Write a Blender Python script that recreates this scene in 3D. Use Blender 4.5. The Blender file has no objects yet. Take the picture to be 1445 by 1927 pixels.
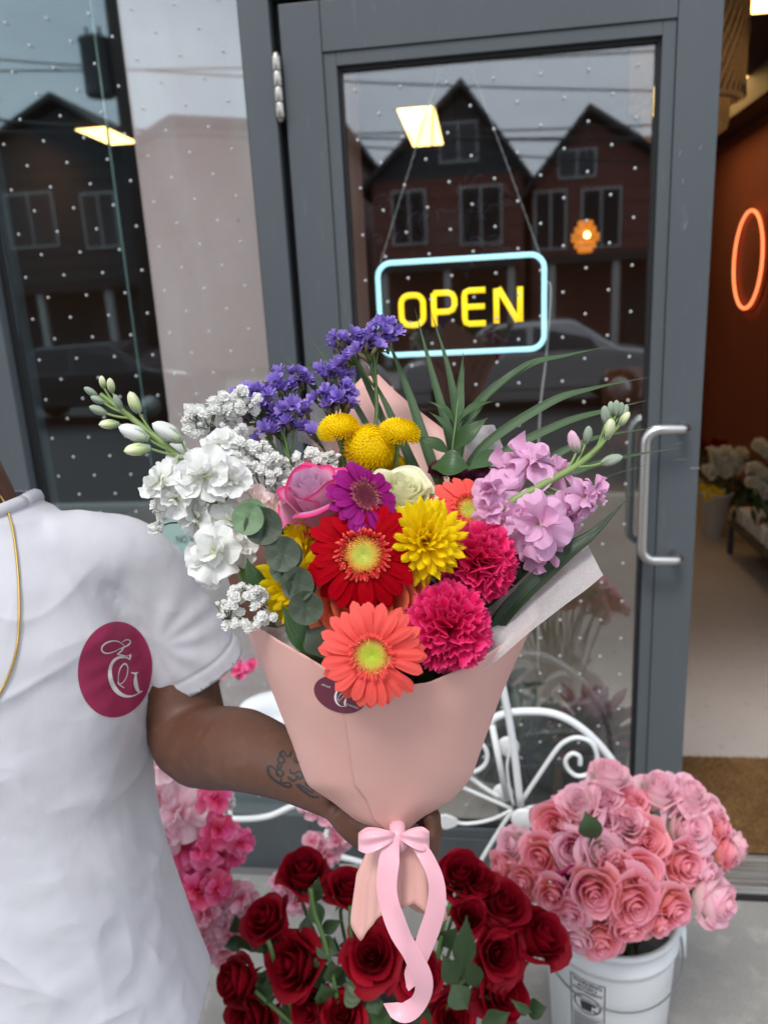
import bpy, bmesh, math, random
from mathutils import Vector, Matrix, noise, Euler
from mathutils.bvhtree import BVHTree
S = bpy.context.scene
COL = S.collection
PI = math.pi
R = math.radians
# ------------------------------------------------------------------ camera
W_PX, H_PX, F_PX = 1445.0, 1927.0, 1448.0
CAM = Vector((0, 0, 1.70))
YAW, PITCH, ROLL = R(7.7), R(15.0), R(3.05)
FW = Vector((-math.sin(YAW)*math.cos(PITCH), math.cos(YAW)*math.cos(PITCH), -math.sin(PITCH)))
_r0 = FW.cross(Vector((0, 0, 1))).normalized()
_u0 = _r0.cross(FW)
RT = _r0*math.cos(ROLL) - _u0*math.sin(ROLL)
UP = _u0*math.cos(ROLL) + _r0*math.sin(ROLL)
cam_d = bpy.data.cameras.new('camera')
cam = bpy.data.objects.new('camera', cam_d)
COL.objects.link(cam)
cam.matrix_world = Matrix(((RT.x, UP.x, -FW.x, CAM.x), (RT.y, UP.y, -FW.y, CAM.y), (RT.z, UP.z, -FW.z, CAM.z), (0, 0, 0, 1)))
cam_d.sensor_fit = 'VERTICAL'
cam_d.sensor_height = 34.6
cam_d.sensor_width = 34.6*W_PX/H_PX
cam_d.lens = 34.6*F_PX/H_PX
cam_d.clip_start = 0.02
cam_d.clip_end = 500
cam_d.dof.use_dof = True
cam_d.dof.focus_distance = 0.72
cam_d.dof.aperture_fstop = 5.6
S.camera = cam
S.render.engine = 'CYCLES'
S.render.resolution_x, S.render.resolution_y = 767, 1024
# ------------------------------------------------------------------ sky and sun (overcast)
SUN_EL, SUN_AZ = R(58), R(200)      # high, behind the photographer
wd = bpy.data.worlds.new('World')
S.world = wd
wd.use_nodes = True
nt = wd.node_tree
for n in list(nt.nodes): nt.nodes.remove(n)
o_ = nt.nodes.new('ShaderNodeOutputWorld')
bg = nt.nodes.new('ShaderNodeBackground')
sky = nt.nodes.new('ShaderNodeTexSky')
sky.sky_type = 'NISHITA'
sky.sun_disc = False
sky.sun_elevation = SUN_EL
sky.sun_rotation = SUN_AZ
sky.dust_density = 4.0
sky.air_density = 1.2
tc = nt.nodes.new('ShaderNodeTexCoord')
mp = nt.nodes.new('ShaderNodeMapping')
mp.inputs['Scale'].default_value = (1.4, 1.4, 4.0)
cl = nt.nodes.new('ShaderNodeTexNoise')
cl.inputs['Scale'].default_value = 1.6
cl.inputs['Detail'].default_value = 6
cl.inputs['Roughness'].default_value = 0.55
cr = nt.nodes.new('ShaderNodeValToRGB')
cr.color_ramp.elements[0].position = 0.32
cr.color_ramp.elements[0].color = (6.4, 7.2, 8.6, 1)
cr.color_ramp.elements[1].position = 0.72
cr.color_ramp.elements[1].color = (11.0, 11.5, 12.4, 1)
mx = nt.nodes.new('ShaderNodeMixRGB')
mx.inputs[0].default_value = 0.86        # cloud cover over the blue sky
nt.links.new(tc.outputs['Generated'], mp.inputs[0])
nt.links.new(mp.outputs[0], cl.inputs['Vector'])
nt.links.new(cl.outputs[0], cr.inputs[0])
nt.links.new(sky.outputs[0], mx.inputs[1])
nt.links.new(cr.outputs[0], mx.inputs[2])
nt.links.new(mx.outputs[0], bg.inputs[0])
bg.inputs[1].default_value = 0.12
nt.links.new(bg.outputs[0], o_.inputs[0])
sd = bpy.data.lights.new('sun', 'SUN')
sd.energy = 1.5
sd.angle = R(16)
sd.color = (1.0, 0.96, 0.9)
sun = bpy.data.objects.new('sun', sd)
COL.objects.link(sun)
_sv = Vector((math.sin(SUN_AZ)*math.cos(SUN_EL), math.cos(SUN_AZ)*math.cos(SUN_EL), math.sin(SUN_EL)))
sun.rotation_euler = (-_sv).to_track_quat('-Z', 'Y').to_euler()
S.view_settings.view_transform = 'Standard'
S.view_settings.look = 'None'
S.view_settings.exposure = 0.45
S.view_settings.gamma = 1.0
# ------------------------------------------------------------------ helpers
def ray(x, y): return FW + RT*((x - W_PX/2)/F_PX) + UP*((H_PX/2 - y)/F_PX)
def at(x, y, d): return CAM + ray(x, y)*d                 # a point d metres along the lens axis
def onY(x, y, Y): r = ray(x, y); return CAM + r*((Y - CAM.y)/r.y)
def onZ(x, y, Z): r = ray(x, y); return CAM + r*((Z - CAM.z)/r.z)
def sm(a, b, x):
    t = min(1, max(0, (x - a)/(b - a))); return t*t*(3 - 2*t)
def lerp(a, b, t): return a + (b - a)*t
def interp(tab, x):
    if x <= tab[0][0]: return tab[0][1]
    for (x0, y0), (x1, y1) in zip(tab, tab[1:]):
        if x <= x1: return lerp(y0, y1, (x - x0)/(x1 - x0))
    return tab[-1][1]
def catmull(P, n):
    """smooth curve through the points, n steps per span"""
    P = [Vector(p) for p in P]
    Q = [P[0]*2 - P[1]] + P + [P[-1]*2 - P[-2]]
    out = []
    for i in range(1, len(Q) - 2):
        a, b, c, d = Q[i-1:i+3]
        for k in range(n):
            t = k/n
            out.append(0.5*((2*b) + (c - a)*t + (2*a - 5*b + 4*c - d)*t*t + (3*b - a - 3*c + d)*t**3))
    out.append(P[-1])
    return out
class MB:
    """collects vertices, faces and uvs for ONE mesh"""
    def __init__(s): s.v = []; s.f = []; s.uv = []
    def add(s, v, f, uv=None, mw=None):
        o = len(s.v)
        s.v += [tuple(mw @ Vector(p)) if mw else tuple(p) for p in v]
        s.f += [tuple(i + o for i in q) for q in f]
        s.uv += list(uv) if uv else [(0.5, 0.5)]*len(v)
        return s
    def box(s, a, b):
        x0, y0, z0 = a; x1, y1, z1 = b
        v = [(x0,y0,z0),(x1,y0,z0),(x1,y1,z0),(x0,y1,z0),(x0,y0,z1),(x1,y0,z1),(x1,y1,z1),(x0,y1,z1)]
        return s.add(v, [(0,3,2,1),(4,5,6,7),(0,1,5,4),(1,2,6,5),(2,3,7,6),(3,0,4,7)])
    def tube(s, pts, rad, n=8, cap=True, flat=1.0, closed=False):
        pts = [Vector(p) for p in pts]
        m = len(pts)
        if not isinstance(rad, (list, tuple)): rad = [rad]*m
        v, f, uv = [], [], []
        prev = None
        for i, p in enumerate(pts):
            if closed: t = pts[(i+1) % m] - pts[i-1]
            else: t = pts[min(i+1, m-1)] - pts[max(i-1, 0)]
            if t.length < 1e-9: t = Vector((0, 0, 1))
            t.normalize()
            if prev is None:
                a = Vector((0, 0, 1)) if abs(t.z) < .9 else Vector((1, 0, 0))
                x = (a - t*a.dot(t)).normalized()
            else:
                x = (prev - t*prev.dot(t))
                x = x.normalized() if x.length > 1e-6 else t.orthogonal().normalized()
            prev = x
            y = t.cross(x)
            for k in range(n):
                an = 2*PI*k/n
                v.append(p + x*math.cos(an)*rad[i] + y*math.sin(an)*rad[i]*flat)
                uv.append((k/n, i/max(1, m-1)))
        for i in range(m if closed else m-1):
            j = (i+1) % m
            for k in range(n):
                k2 = (k+1) % n
                f.append((i*n+k, i*n+k2, j*n+k2, j*n+k))
        if cap and not closed:
            f.append(tuple(range(n-1, -1, -1)))
            f.append(tuple((m-1)*n + k for k in range(n)))
        return s.add(v, f, uv)
    def lathe(s, prof, n=24, mw=None):
        v, f, uv = [], [], []
        for i, (r, z) in enumerate(prof):
            for k in range(n):
                a = 2*PI*k/n
                v.append((r*math.cos(a), r*math.sin(a), z)); uv.append((k/n, i/(len(prof)-1)))
        for i in range(len(prof)-1):
            for k in range(n):
                k2 = (k+1) % n
                f.append((i*n+k, i*n+k2, (i+1)*n+k2, (i+1)*n+k))
        return s.add(v, f, uv, mw)
    def grid(s, fn, nu, nv, mw=None):
        v, f, uv = [], [], []
        for j in range(nv+1):
            for i in range(nu+1):
                u, w = i/nu, j/nv
                v.append(fn(u, w)); uv.append((u, w))
        for j in range(nv):
            for i in range(nu):
                a = j*(nu+1)+i
                f.append((a, a+1, a+nu+2, a+nu+1))
        return s.add(v, f, uv, mw)
    def ball(s, c, r, nu=10, nv=6, sc=(1,1,1)):
        c = Vector(c)
        return s.grid(lambda u, w: (c.x + r*sc[0]*math.cos(2*PI*u)*math.sin(PI*w), c.y + r*sc[1]*math.sin(2*PI*u)*math.sin(PI*w), c.z - r*sc[2]*math.cos(PI*w)), nu, nv)
    def mesh(s, name, m=None, smooth=True):
        me = bpy.data.meshes.new(name)
        me.from_pydata([tuple(p) for p in s.v], [], s.f)
        ul = me.uv_layers.new(name='uv')
        li = [0]*len(me.loops)
        me.loops.foreach_get('vertex_index', li)
        buf = []
        for i in li: buf += list(s.uv[i])
        ul.data.foreach_set('uv', buf)
        if smooth: me.polygons.foreach_set('use_smooth', [True]*len(me.polygons))
        if m: me.materials.append(m)
        me.update()
        return me
    def build(s, name, m=None, parent=None, smooth=True, mw=None, bevel=0):
        o = link(name, s.mesh(name, m, smooth), parent, mw)
        if bevel:
            b = o.modifiers.new('bevel', 'BEVEL'); b.width = bevel; b.segments = 2; b.limit_method = 'ANGLE'
            b.harden_normals = False
        return o
def link(name, data, parent=None, mw=None):
    o = bpy.data.objects.new(name, data)
    COL.objects.link(o)
    if parent: o.parent = parent
    if mw is not None: o.matrix_local = mw
    return o
def tag(o, label=None, cat=None, group=None, kind=None):
    if label: o['label'] = label
    if cat: o['category'] = cat
    if group: o['group'] = group
    if kind: o['kind'] = kind
    return o
def thing(name, label, cat, mw=None, group=None):
    o = bpy.data.objects.new(name, None)
    COL.objects.link(o)
    o.empty_display_size = 0.02
    if mw is not None: o.matrix_world = mw
    return tag(o, label, cat, group)
def struct(o): o['kind'] = 'structure'; return o
def bx(name, a, b, m, parent=None, bevel=0): return MB().box(a, b).build(name, m, parent, smooth=False, bevel=bevel)
def frame(pos, nrm, roll=0, sc=1.0, up=None):
    """matrix whose local Z points along nrm"""
    z = Vector(nrm).normalized()
    u = Vector(up) if up else UP
    x = u.cross(z)
    if x.length < 1e-4: x = RT.copy()
    x.normalize(); y = z.cross(x)
    m = Matrix((x, y, z)).transposed().to_4x4()
    return Matrix.Translation(pos) @ m @ Matrix.Rotation(roll, 4, 'Z') @ Matrix.Scale(sc, 4)
def facing(r, u, t=1.0): return RT*r + UP*u - FW*t       # camera-relative direction: right, up, towards the lens
# ------------------------------------------------------------------ materials
def mat(name, col, rough=0.55, metal=0.0, spec=0.5, nz=None, bump=None, emis=None, ecol=None, sss=0, coat=0, sheen=0, var=0):
    m = bpy.data.materials.new(name)
    m.use_nodes = True
    t = m.node_tree; b = t.nodes['Principled BSDF']; L = t.links.new
    b.inputs['Base Color'].default_value = (*col, 1)
    b.inputs['Roughness'].default_value = rough
    b.inputs['Metallic'].default_value = metal
    b.inputs['Specular IOR Level'].default_value = spec
    b.inputs['Coat Weight'].default_value = coat
    b.inputs['Sheen Weight'].default_value = sheen
    if sss:
        b.inputs['Subsurface Weight'].default_value = sss
        b.inputs['Subsurface Radius'].default_value = (0.01, 0.004, 0.002)
    if emis:
        b.inputs['Emission Color'].default_value = (*(ecol or col), 1)
        b.inputs['Emission Strength'].default_value = emis
    tcn = t.nodes.new('ShaderNodeTexCoord')
    last = None
    if nz:                                   # list of (scale, colour, lo, hi, stretch)
        for (sc, c2, lo, hi, st) in nz:
            mpn = t.nodes.new('ShaderNodeMapping'); mpn.inputs['Scale'].default_value = st
            L(tcn.outputs['Object'], mpn.inputs[0])
            n = t.nodes.new('ShaderNodeTexNoise'); n.inputs['Scale'].default_value = sc; n.inputs['Detail'].default_value = 5
            L(mpn.outputs[0], n.inputs['Vector'])
            mr = t.nodes.new('ShaderNodeMapRange'); mr.inputs[1].default_value = lo; mr.inputs[2].default_value = hi
            L(n.outputs[0], mr.inputs[0])
            mix = t.nodes.new('ShaderNodeMixRGB')
            L(mr.outputs[0], mix.inputs[0])
            if last: L(last, mix.inputs[1])
            else: mix.inputs[1].default_value = (*col, 1)
            mix.inputs[2].default_value = (*c2, 1)
            last = mix.outputs[0]
    if var:
        oi = t.nodes.new('ShaderNodeObjectInfo')
        hs = t.nodes.new('ShaderNodeHueSaturation')
        mr = t.nodes.new('ShaderNodeMapRange'); mr.inputs[3].default_value = 1 - var; mr.inputs[4].default_value = 1 + var
        L(oi.outputs['Random'], mr.inputs[0]); L(mr.outputs[0], hs.inputs['Value'])
        if last: L(last, hs.inputs['Color'])
        else: hs.inputs['Color'].default_value = (*col, 1)
        last = hs.outputs[0]
    if last: L(last, b.inputs['Base Color'])
    if bump:
        bl = None
        for (sc, st, dist, strt) in bump:
            mpn = t.nodes.new('ShaderNodeMapping'); mpn.inputs['Scale'].default_value = strt
            L(tcn.outputs['Object'], mpn.inputs[0])
            n = t.nodes.new('ShaderNodeTexNoise'); n.inputs['Scale'].default_value = sc; n.inputs['Detail'].default_value = 4
            L(mpn.outputs[0], n.inputs['Vector'])
            bn = t.nodes.new('ShaderNodeBump'); bn.inputs['Strength'].default_value = st; bn.inputs['Distance'].default_value = dist
            L(n.outputs[0], bn.inputs['Height'])
            if bl: L(bl, bn.inputs['Normal'])
            bl = bn.outputs[0]
        L(bl, b.inputs['Normal'])
    return m
def petal_mat(name, stops, rough=0.5, trans=0.28, var=0.06, veins=0.25, vein_sc=26, spec=0.25, edge=None, hue=0.0):
    """petal colour runs along the petal (uv.y, base to tip), optional edge colour across it"""
    m = bpy.data.materials.new(name)
    m.use_nodes = True
    t = m.node_tree; b = t.nodes['Principled BSDF']; L = t.links.new
    uvn = t.nodes.new('ShaderNodeUVMap')
    sp = t.nodes.new('ShaderNodeSeparateXYZ'); L(uvn.outputs[0], sp.inputs[0])
    rp = t.nodes.new('ShaderNodeValToRGB')
    el = rp.color_ramp.elements
    while len(el) > 1: el.remove(el[-1])
    el[0].position, el[0].color = stops[0][0], (*stops[0][1], 1)
    for p, c in stops[1:]:
        e = el.new(p); e.color = (*c, 1)
    L(sp.outputs['Y'], rp.inputs[0])
    last = rp.outputs[0]
    if edge:
        ab = t.nodes.new('ShaderNodeMath'); ab.operation = 'SUBTRACT'; ab.inputs[1].default_value = 0.5; L(sp.outputs['X'], ab.inputs[0])
        a2 = t.nodes.new('ShaderNodeMath'); a2.operation = 'ABSOLUTE'; L(ab.outputs[0], a2.inputs[0])
        mr = t.nodes.new('ShaderNodeMapRange'); mr.inputs[1].default_value = 0.34; mr.inputs[2].default_value = 0.5; L(a2.outputs[0], mr.inputs[0])
        mx_ = t.nodes.new('ShaderNodeMixRGB'); L(mr.outputs[0], mx_.inputs[0]); L(last, mx_.inputs[1]); mx_.inputs[2].default_value = (*edge, 1)
        last = mx_.outputs[0]
    oi = t.nodes.new('ShaderNodeObjectInfo')
    hs = t.nodes.new('ShaderNodeHueSaturation')
    mr = t.nodes.new('ShaderNodeMapRange'); mr.inputs[3].default_value = 1 - var; mr.inputs[4].default_value = 1 + var
    L(oi.outputs['Random'], mr.inputs[0]); L(mr.outputs[0], hs.inputs['Value']); L(last, hs.inputs['Color'])
    if hue:
        m2 = t.nodes.new('ShaderNodeMapRange'); m2.inputs[3].default_value = .5 - hue; m2.inputs[4].default_value = .5 + hue
        mu = t.nodes.new('ShaderNodeMath'); mu.operation = 'FRACT'
        mm = t.nodes.new('ShaderNodeMath'); mm.operation = 'MULTIPLY'; mm.inputs[1].default_value = 7.31
        L(oi.outputs['Random'], mm.inputs[0]); L(mm.outputs[0], mu.inputs[0]); L(mu.outputs[0], m2.inputs[0]); L(m2.outputs[0], hs.inputs['Hue'])
    L(hs.outputs[0], b.inputs['Base Color'])
    b.inputs['Roughness'].default_value = rough
    b.inputs['Specular IOR Level'].default_value = spec
    b.inputs['Sheen Weight'].default_value = 0.0
    if veins:
        mpn = t.nodes.new('ShaderNodeMapping'); mpn.inputs['Scale'].default_value = (vein_sc, 2.0, 1)
        L(uvn.outputs[0], mpn.inputs[0])
        n = t.nodes.new('ShaderNodeTexNoise'); n.inputs['Scale'].default_value = 1.0; n.inputs['Detail'].default_value = 3
        L(mpn.outputs[0], n.inputs['Vector'])
        bn = t.nodes.new('ShaderNodeBump'); bn.inputs['Strength'].default_value = veins; bn.inputs['Distance'].default_value = 0.002
        L(n.outputs[0], bn.inputs['Height']); L(bn.outputs[0], b.inputs['Normal'])
    if trans:
        tr = t.nodes.new('ShaderNodeBsdfTranslucent'); L(hs.outputs[0], tr.inputs[0])
        ms = t.nodes.new('ShaderNodeMixShader'); ms.inputs[0].default_value = trans
        L(b.outputs[0], ms.inputs[1]); L(tr.outputs[0], ms.inputs[2]); L(ms.outputs[0], t.nodes['Material Output'].inputs[0])
    return m
def glass_mat(name, tint=(0.95, 0.97, 0.96), base=0.09, rough=0.0, gcol=(1, 1, 1)):
    m = bpy.data.materials.new(name); m.use_nodes = True
    t = m.node_tree; L = t.links.new
    t.nodes.remove(t.nodes['Principled BSDF'])
    tr = t.nodes.new('ShaderNodeBsdfTransparent'); tr.inputs[0].default_value = (*tint, 1)
    gl = t.nodes.new('ShaderNodeBsdfGlossy'); gl.inputs['Roughness'].default_value = rough; gl.inputs[0].default_value = (*gcol, 1)
    lw = t.nodes.new('ShaderNodeLayerWeight'); lw.inputs[0].default_value = 0.5
    pw = t.nodes.new('ShaderNodeMath'); pw.operation = 'POWER'; pw.inputs[1].default_value = 4.0; L(lw.outputs['Facing'], pw.inputs[0])
    ad = t.nodes.new('ShaderNodeMath'); ad.operation = 'MULTIPLY_ADD'; ad.inputs[1].default_value = .9; ad.inputs[2].default_value = base; L(pw.outputs[0], ad.inputs[0])
    ms = t.nodes.new('ShaderNodeMixShader'); L(ad.outputs[0], ms.inputs[0]); L(tr.outputs[0], ms.inputs[1]); L(gl.outputs[0], ms.inputs[2])
    L(ms.outputs[0], t.nodes['Material Output'].inputs[0])
    return m
# ================================================================== THE SHOP FRONT
D = 2.02                      # distance to the outer face of the shop front
M_FRAME = mat('slate_paint', (0.083, 0.096, 0.104), 0.42, nz=[(3, (0.068, 0.080, 0.088), .35, .7, (1, 1, .3)), (60, (0.112, 0.124, 0.132), .62, .8, (1, 1, .2))], bump=[(400, .05, .001, (1, 1, 1))])
M_GAP = mat('black_rubber', (0.008, 0.008, 0.009), 0.7)
M_GLASS = glass_mat('door_glass_clear', (0.955, 0.975, 0.97), 0.13, .022, (.95, .98, 1))
M_WGLASS = glass_mat('window_glass_tinted', (0.945, 0.975, 0.97), 0.13, .022, (.78, .96, 1))
M_DOT = mat('white_frit', (0.46, 0.48, 0.48), 0.5)
M_STEEL = mat('brushed_steel', (0.62, 0.61, 0.58), 0.32, 1.0, bump=[(80, .08, .001, (1, 1, 12))])
M_NICKEL = mat('worn_nickel', (0.50, 0.48, 0.43), 0.38, 1.0, nz=[(120, (.3, .27, .22), .5, .75, (1, 1, 1))])
M_COLUMN = mat('pink_grey_render', (0.70, 0.53, 0.51), 0.85, nz=[(2.2, (0.62, 0.42, 0.41), .42, .62, (1, 1, .6)), (7, (0.74, 0.61, 0.59), .5, .75, (1, 1, .25)), (45, (0.30, .25, .25), .70, .74, (1, 1, 1))], bump=[(40, .3, .004, (1, 1, .4))])
M_TERRA = mat('terracotta_paint', (0.29, 0.085, 0.055), 0.75, nz=[(1.5, (0.26, .072, .046), .4, .7, (1, 1, 1))])
M_BACK = mat('dark_back_wall', (0.085, 0.05, 0.042), 0.8, nz=[(1.2, (0.10, 0.055, 0.04), .45, .7, (1, 1, 1))])
M_CEIL = mat('dark_ceiling', (0.035, 0.026, 0.024), 0.8)
M_TRIM = mat('dark_wood_trim', (0.060, 0.040, 0.032), 0.6)
M_CREAM = mat('cream_wall', (0.50, 0.44, 0.34), 0.8)
M_FLOOR = mat('polished_concrete', (0.50, 0.46, 0.44), 0.42, nz=[(1.3, (0.43, .395, .375), .4, .65, (1, 1, 1)), (30, (0.30, .27, .25), .6, .78, (1, 1, 1)), (5, (.46, .42, .395), .55, .75, (1, 1, 1))], bump=[(25, .06, .002, (1, 1, 1))])
M_PAVE = mat('pavement_concrete', (0.29, 0.28, 0.26), 0.9, nz=[(1.8, (0.235, .228, .212), .42, .62, (1, 1, 1)), (14, (0.35, .338, .315), .52, .75, (1, 1, 1)), (220, (0.15, .145, .135), .55, .72, (1, 1, 1)), (420, (.55, .53, .5), .66, .74, (1, 1, 1)), (34, (.15, .145, .135), .72, .76, (1, 1, 1))], bump=[(300, .55, .002, (1, 1, 1)), (40, .3, .004, (1, 1, 1))])
M_ROAD = mat('asphalt', (0.055, 0.056, 0.058), 0.9, nz=[(90, (.08, .08, .08), .5, .7, (1, 1, 1))])
M_PANEL = mat('warm_light_panel', (1, .8, .4), 0.5, emis=4.0, ecol=(1.0, 0.62, 0.22))
M_COIR = mat('coir', (0.20, 0.105, 0.035), 0.95, nz=[(60, (0.13, .066, .022), .4, .7, (1, 1, 1)), (8, (.25, .14, .05), .5, .75, (1, 1, 1))])
M_ALU = mat('mill_aluminium', (0.55, 0.55, 0.54), 0.35, 0.9, nz=[(30, (.33, .32, .31), .5, .7, (.1, 1, 1))])

# ---- ground and room shell
pv = struct(bx('pavement', (-30, -2.6, -0.3), (30, D - 0.06, 0), M_PAVE))
for (a, b) in (((-30, 0.30, -0.001), (30, 0.306, 0.0006)),): pass
kb = struct(bx('kerb', (-30, -2.78, -0.3), (30, -2.602, -0.005), mat('kerb_concrete', (.42, .41, .39), .9)))
struct(bx('road', (-40, -12.2, -0.5), (40, -2.782, -0.14), M_ROAD))
struct(bx('far_pavement', (-40, -16.4, -0.5), (40, -12.202, -0.01), M_PAVE))
struct(bx('ground', (-120, -120, -0.6), (120, -16.402, -0.02), mat('front_lawn', (0.06, 0.085, 0.03), .95)))
struct(bx('floor', (-3.2, D + 0.10, -0.3), (2.0, 9.0, 0.0), M_FLOOR))
struct(bx('ceiling', (-3.4, D - 0.04, 3.05), (2.2, 9.2, 3.3), M_CEIL))
struct(bx('wall_right', (2.0, D + 0.11, 0), (2.2, 9.0, 3.05), M_TERRA))
struct(bx('wall_back', (-3.4, 9.0, 0), (2.2, 9.2, 3.05), M_BACK))
struct(bx('wall_left', (-3.4, D + 0.11, 0), (-3.2, 9.0, 3.05), M_BACK))
struct(bx('soffit', (1.78, D + 0.14, 2.86), (1.998, 8.99, 3.048), M_TRIM))
struct(bx('pillar', (-0.93, 2.20, 0), (-0.47, 3.35, 3.048), M_COLUMN))
struct(bx('facade_wall', (-9, D - 0.02, 2.95), (9, D + 0.20, 7.5), mat('facade_brick', (.20, .12, .10), .9)))
struct(bx('facade_wall', (-9, D - 0.02, 0), (-2.5, D + 0.20, 2.948), mat('facade_render', (.30, .28, .27), .9)))
struct(bx('facade_wall', (2.3, D - 0.02, 0), (9, D + 0.20, 2.948), mat('facade_render_right', (.30, .28, .27), .9)))
struct(bx('roof', (-9, D - .02, 7.5), (9, 10, 7.7), M_CEIL))

# ---- fixed frame of the entrance
fr = thing('entrance_frame', 'slate grey fixed frame round the shop entrance', 'frame')
bx('post', (-0.548, D - 0.035, 0), (-0.476, D + 0.10, 2.949), M_FRAME, fr, .002)
bx('header', (-0.474, D - 0.03, 2.408), (1.70, D + 0.10, 2.948), M_FRAME, fr, .002)
bx('stop', (-0.475, D + 0.02, 0.02), (-0.4585, D + 0.06, 2.407), M_GAP, fr)
bx('stop', (-0.4585, D + 0.03, 2.392), (1.65, D + 0.06, 2.4075), M_GAP, fr)
bx('post', (1.60, D - 0.03, 0), (1.72, D + 0.10, 2.949), M_FRAME, fr)
th = thing('threshold', 'ridged aluminium threshold strip under the open doorway', 'threshold')
bx('sill_plate', (-0.475, D - 0.058, -0.01), (1.598, D + 0.098, 0.012), M_ALU, th, .002)
for k in range(6):
    y = D - 0.045 + k*0.024
    bx('ridge', (-0.474, y, 0.0125), (1.597, y + 0.011, 0.021 + .004*(k in (2, 3))), M_ALU, th, .002)
bx('front_lip', (-0.476, D - 0.078, -0.004), (1.599, D - 0.0585, 0.007), M_GAP, th)

def dots(x0, x1, z0, z1, y, ox, oz, name, parent):
    m = MB(); p = 0.1095
    i0 = int((x0 - ox)/p) - 1
    for i in range(i0, int((x1 - ox)/p) + 2):
        for j in range(int((z0 - oz)/p) - 1, int((z1 - oz)/p) + 2):
            for s in (0, .5):
                x, z = ox + (i + s)*p, oz + (j + s)*p
                if x0 + .01 < x < x1 - .01 and z0 + .01 < z < z1 - .01:
                    n = 8
                    v = [(x + .0039*math.cos(2*PI*k/n), y, z + .0039*math.sin(2*PI*k/n)) for k in range(n)]
                    v2 = [(x + .0032*math.cos(2*PI*k/n), y - .0012, z + .0032*math.sin(2*PI*k/n)) for k in range(n)]
                    m.add(v + v2, [tuple(range(n, 2*n))] + [(k, (k+1) % n, n + (k+1) % n, n + k) for k in range(n)])
    return tag(m.build(name, M_DOT, parent), kind='stuff')

# ---- big window on the left
wn = thing('shop_window', 'tall shop window with white dot pattern left of the door', 'window')
bx('mullion', (-1.372, D - 0.035, 0), (-1.275, D + 0.10, 2.949), M_FRAME, wn, .002)
bx('gasket', (-1.2745, D + 0.00, 0.20), (-1.262, D + 0.03, 2.93), M_GAP, wn)
bx('gasket', (-0.560, D + 0.002, 0.20), (-0.5485, D + 0.028, 2.93), M_GAP, wn)
bx('bottom_rail', (-1.2745, D - 0.03, 0.0), (-0.549, D + 0.09, 0.20), M_FRAME, wn, .002)
bx('bottom_rail', (-2.498, D - 0.03, 0.0), (-1.373, D + 0.09, 0.20), M_FRAME, wn, .002)
bx('top_rail', (-2.498, D - 0.03, 2.90), (-0.549, D + 0.09, 2.948), M_FRAME, wn, .002)
g = bx('glass', (-1.2615, D + 0.012, 0.201), (-0.5605, D + 0.020, 2.899), M_WGLASS, wn)
bx('glass', (-2.49, D + 0.012, 0.201), (-1.374, D + 0.020, 2.899), M_WGLASS, wn)
dots(-1.2615, -0.56, 0.2, 2.9, D + 0.0118, -1.156, 2.4245, 'dot_pattern', wn)
MB().tube([(-0.985, 2.16, 0.2), (-0.985, 2.16, 2.95)], .004, 6).build('inner_glass_edge', mat('glass_edge_green', (.10, .17, .15), .2), wn)

# ---- the door leaf
dr = thing('shop_door', 'slate grey glazed shop door with steel pull handle', 'door')
bx('stile', (-0.456, D - 0.022, 0.03), (-0.359, D + 0.035, 2.389), M_FRAME, dr, .0015)
bx('stile', (0.445, D - 0.022, 0.03), (0.541, D + 0.035, 2.389), M_FRAME, dr, .0015)
bx('top_rail', (-0.3575, D - 0.022, 2.282), (0.4435, D + 0.035, 2.389), M_FRAME, dr, .0015)
bx('bottom_rail', (-0.3575, D - 0.022, 0.03), (0.4435, D + 0.035, 0.130), M_FRAME, dr, .0015)
for (a, b) in (((-0.3575, 0.1315), (-0.327, 2.2805)), ((0.414, 0.1315), (0.4435, 2.2805)), ((-0.3265, 2.252), (0.4135, 2.2805)), ((-0.3265, 0.1315), (0.4135, 0.160))):
    bx('glazing_bead', (a[0], D - 0.017, a[1]), (b[0], D + 0.03, b[1]), M_FRAME, dr, .001)
for (a, b) in (((-0.3268, 0.1605), (-0.318, 2.2515)), ((0.405, 0.1605), (0.4138, 2.2515)), ((-0.3175, 2.243), (0.4045, 2.2515)), ((-0.3175, 0.1605), (0.4045, 0.168))):
    bx('gasket', (a[0], D - 0.006, a[1]), (b[0], D + 0.025, b[1]), M_GAP, dr)
bx('glass', (-0.3175, D + 0.006, 0.1685), (0.4045, D + 0.014, 2.2425), M_GLASS, dr)
dots(-0.3175, 0.4045, 0.1685, 2.2425, D + 0.0058, -0.29, 2.2015, 'dot_pattern', dr)
def hinge(z):
    m = MB()
    x, y = -0.4665, D - 0.036
    for k in range(4):
        a = z - .066 + k*.0335
        m.lathe([(0, a), (.0095, a), (.0105, a + .002), (.0105, a + .0305), (.0095, a + .0325), (0, a + .0325)], 14, Matrix.Translation((x, y, 0)))
    m.lathe([(0, z - .076), (.006, z - .074), (.0085, z - .068)], 12, Matrix.Translation((x, y, 0)))
    m.lathe([(.0085, z + .068), (.006, z + .074), (0, z + .076)], 12, Matrix.Translation((x, y, 0)))
    m.build('hinge', M_NICKEL, dr)
for z in (2.212, 1.25, 0.28): hinge(z)
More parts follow.
